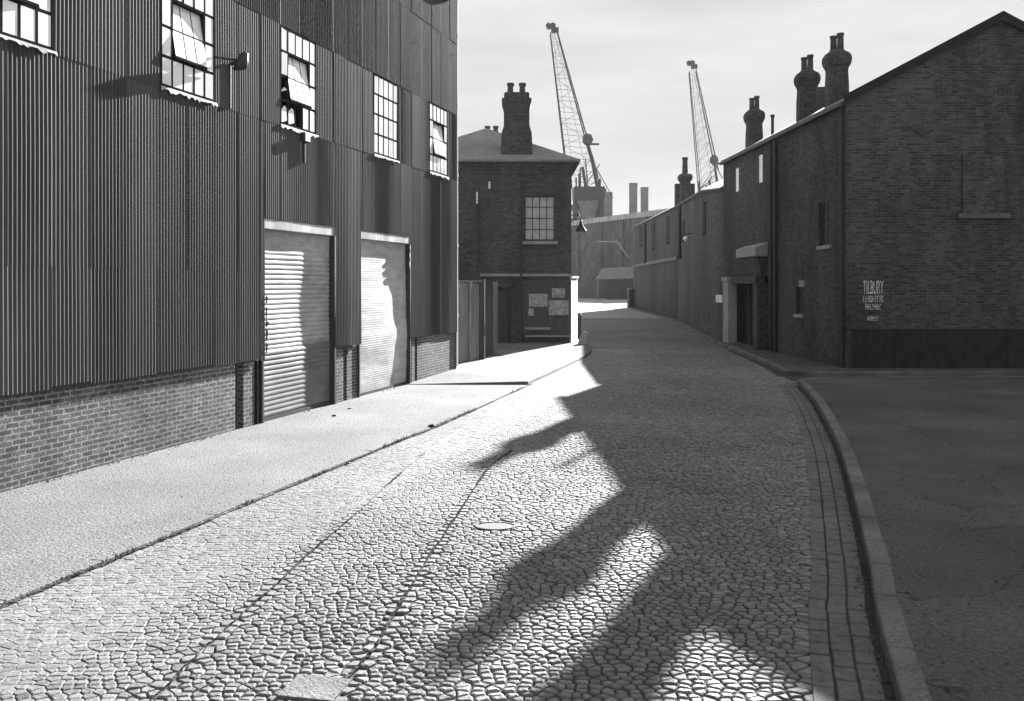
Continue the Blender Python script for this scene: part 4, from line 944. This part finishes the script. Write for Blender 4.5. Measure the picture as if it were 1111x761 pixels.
# ------------------------------------------------------------------ small things on the street
mh = empty('manhole_cover', 'oval iron manhole cover set in the sunlit setts', 'manhole cover', (px(537.5, 9.06), 9.06, .019))
q = MB(); q.lathe([(.215, -.03), (.205, .006), (.185, .007), (.178, -.003), (.18, -.003)], n=32, sy=.72); q.build('rim', M['dark_iron'], mh)
q = MB(); q.lathe([(.178, -.03), (.172, .000), (.165, .001)], n=32, sy=.72); q.build('lid', mat('cast_iron_lid', 0.06, 0.13, 30, rough=0.8, bump=0.6, bump_scale=50), mh)
sq = empty('access_cover', 'square smooth stone access cover among the foreground setts', 'access cover', (-1.16, 5.42, .024), R(-12))
q = MB(); q.box(-.17, .17, -.15, .15, -.03, .006); q.build('slab', M['kerb'], sq, bevel=.004)
for k, (pxx, pyy, sz, lab) in enumerate(((363, 453, .05, 'dark clod of dirt on the pavement nearest the first shutter'), (379, 445, .035, 'dark scrap of dirt on the pavement between the two shutters'), (469, 464.5, .07, 'dark clod beside the left kerb line further up the pavement'), (378, 505, .04, 'small dark clod lying on the left kerb line'))):
    Yk = 2.4 / (pyy - 308) * 1000; q = MB(); q.lathe([(sz * .7, 0), (sz, sz * .25), (sz * .6, sz * .5), (sz * .15, sz * .6)], n=8, sy=.7)
    q.v = [(x * random.uniform(.75, 1.25), y * random.uniform(.75, 1.25), z) for x, y, z in q.v]
    o = q.build('dirt_clod', M['dark_iron']); o.location = (px(pxx, Yk), Yk, .02); tag(o, lab, 'clod', 'dirt clods on the left pavement')

# loose grit and weeds
rg = random.Random(21); gm = MB()
def pebble(x, y, z, r):
    k = 5; a0 = rg.random() * 6
    b = [(x + r * rg.uniform(.7, 1.2) * math.cos(a0 + 6.283 * i / k), y + r * rg.uniform(.7, 1.2) * math.sin(a0 + 6.283 * i / k), z) for i in range(k)]
    t = (x + rg.uniform(-.2, .2) * r, y + rg.uniform(-.2, .2) * r, z + r * rg.uniform(.4, .9))
    gm.add(b + [t], [(i, (i + 1) % k, k) for i in range(k)])
for i in range(2600):
    y = 4.5 + 17 * rg.random() ** 1.3; x0 = interp(RK, y) + .2
    pebble(x0 + (rg.random() ** 1.6) * (.55 * y + 1 - x0 + 3), y, .128, rg.choice((.006, .009, .012, .02)) * rg.uniform(.6, 1.3))
for i in range(900):
    y = 4.5 + 17 * rg.random() ** 1.2; pebble(interp(RK, y) - .02 - abs(rg.gauss(0, .05)), y, .012, rg.uniform(.006, .018))
for i in range(1800):
    y = 6 + 18 * rg.random() ** 1.4; a, b = WX(y), interp(LK, y); pebble(a + .05 + (b - a - .2) * rg.choice((rg.random(), rg.random() ** 3, 1 - rg.random() ** 3)), y, .021 if y < 21.8 else .09, rg.uniform(.004, .012))
tag(gm.build('grit', M['pave_dark']), kind='stuff')
wm = MB()
for i in range(420):
    if rg.random() < .55: y = 6.5 + 15 * rg.random() ** 1.3; x = interp(LK, y) + rg.gauss(.03, .025); z = .015
    elif rg.random() < .5: y = 11 + 14 * rg.random(); x = WX(y) + abs(rg.gauss(.03, .02)); z = .02
    else: y = 6 + 15 * rg.random(); x = interp(RK, y) - .03; z = .01
    if mnoise.noise((x * .4, y * .9, 5)) < 0.05: continue
    for k in range(6):
        a = rg.random() * 6.28; h = rg.uniform(.02, .06); d = rg.uniform(.01, .04); w = .004
        p = (x + rg.gauss(0, .012), y + rg.gauss(0, .012)); n = (-math.sin(a) * w, math.cos(a) * w)
        wm.add([(p[0] - n[0], p[1] - n[1], z), (p[0] + n[0], p[1] + n[1], z), (p[0] + math.cos(a) * d, p[1] + math.sin(a) * d, z + h)], [(0, 1, 2)])
tag(wm.build('weeds', mat('dry_weed', 0.05, 0.11, 20)), kind='stuff')
# ------------------------------------------------------------------ dock haze
hz = MB(); hz.box(-950, 950, -350, 1550, -1.05, 66)
hm = bpy.data.materials.new('haze'); hm.use_nodes = True; hn = hm.node_tree.nodes
hn.remove(hn['Principled BSDF']); pv = hn.new('ShaderNodeVolumePrincipled')
pv.inputs['Color'].default_value = (.9, .9, .9, 1); pv.inputs['Density'].default_value = 0.00017; pv.inputs['Anisotropy'].default_value = 0.0
hm.node_tree.links.new(pv.outputs[0], hn['Material Output'].inputs['Volume'])
tag(hz.build('haze', hm), kind='stuff')
# ------------------------------------------------------------------ light
AZ, EL = R(22.5), R(20.4)
sd = Vector((math.sin(AZ) * math.cos(EL), math.cos(AZ) * math.cos(EL), math.sin(EL)))
sun = bpy.data.lights.new('sun', 'SUN'); sun.energy = 5.0; sun.angle = R(0.5); sun.color = (1, 1, 1)
so = bpy.data.objects.new('sun', sun); COL.objects.link(so); so.rotation_euler = sd.to_track_quat('Z', 'Y').to_euler()
wd = bpy.data.worlds.new('World'); S.world = wd; wd.use_nodes = True
N = wd.node_tree.nodes; L = wd.node_tree.links
bg = N['Background']
sk = N.new('ShaderNodeTexSky'); sk.sky_type = 'NISHITA'; sk.sun_disc = False; sk.sun_elevation = EL; sk.sun_rotation = AZ
bw = N.new('ShaderNodeRGBToBW'); L.new(sk.outputs[0], bw.inputs[0])
tc = N.new('ShaderNodeTexCoord'); mp = N.new('ShaderNodeMapping'); mp.inputs['Scale'].default_value = (1.6, 1.6, 9.0); L.new(tc.outputs['Generated'], mp.inputs[0])
nz = N.new('ShaderNodeTexNoise'); nz.inputs['Scale'].default_value = 2.2; nz.inputs['Detail'].default_value = 7; nz.inputs['Roughness'].default_value = .55; L.new(mp.outputs[0], nz.inputs['Vector'])
mr = N.new('ShaderNodeMapRange'); mr.inputs['From Min'].default_value = .3; mr.inputs['From Max'].default_value = .72; mr.inputs['To Min'].default_value = 1.12; mr.inputs['To Max'].default_value = 1.46; L.new(nz.outputs['Fac'], mr.inputs['Value'])
mx = N.new('ShaderNodeMix'); mx.data_type = 'FLOAT'; mx.inputs[0].default_value = .985; mn = N.new('ShaderNodeMath'); mn.operation = 'MINIMUM'; mn.inputs[1].default_value = 3.5; L.new(bw.outputs[0], mn.inputs[0]); L.new(mn.outputs[0], mx.inputs[2]); L.new(mr.outputs[0], mx.inputs[3])
L.new(mx.outputs[0], bg.inputs['Color']); bg.inputs['Strength'].default_value = .1

cam = bpy.data.cameras.new('camera'); co = bpy.data.objects.new('camera', cam); COL.objects.link(co)
co.location = (0, 0, H); co.rotation_euler = (R(90), 0, 0)
cam.sensor_width = 36; cam.lens = 36 * 1000 / 1111; cam.shift_y = -72.5 / 1111; cam.clip_end = 3000; cam.clip_start = .05
S.camera = co
vs_ = S.view_settings; vs_.view_transform = 'Standard'; vs_.look = 'None'; vs_.gamma = 1; vs_.use_curve_mapping = False; vs_.exposure = 2.5
S.cycles.max_bounces = 6
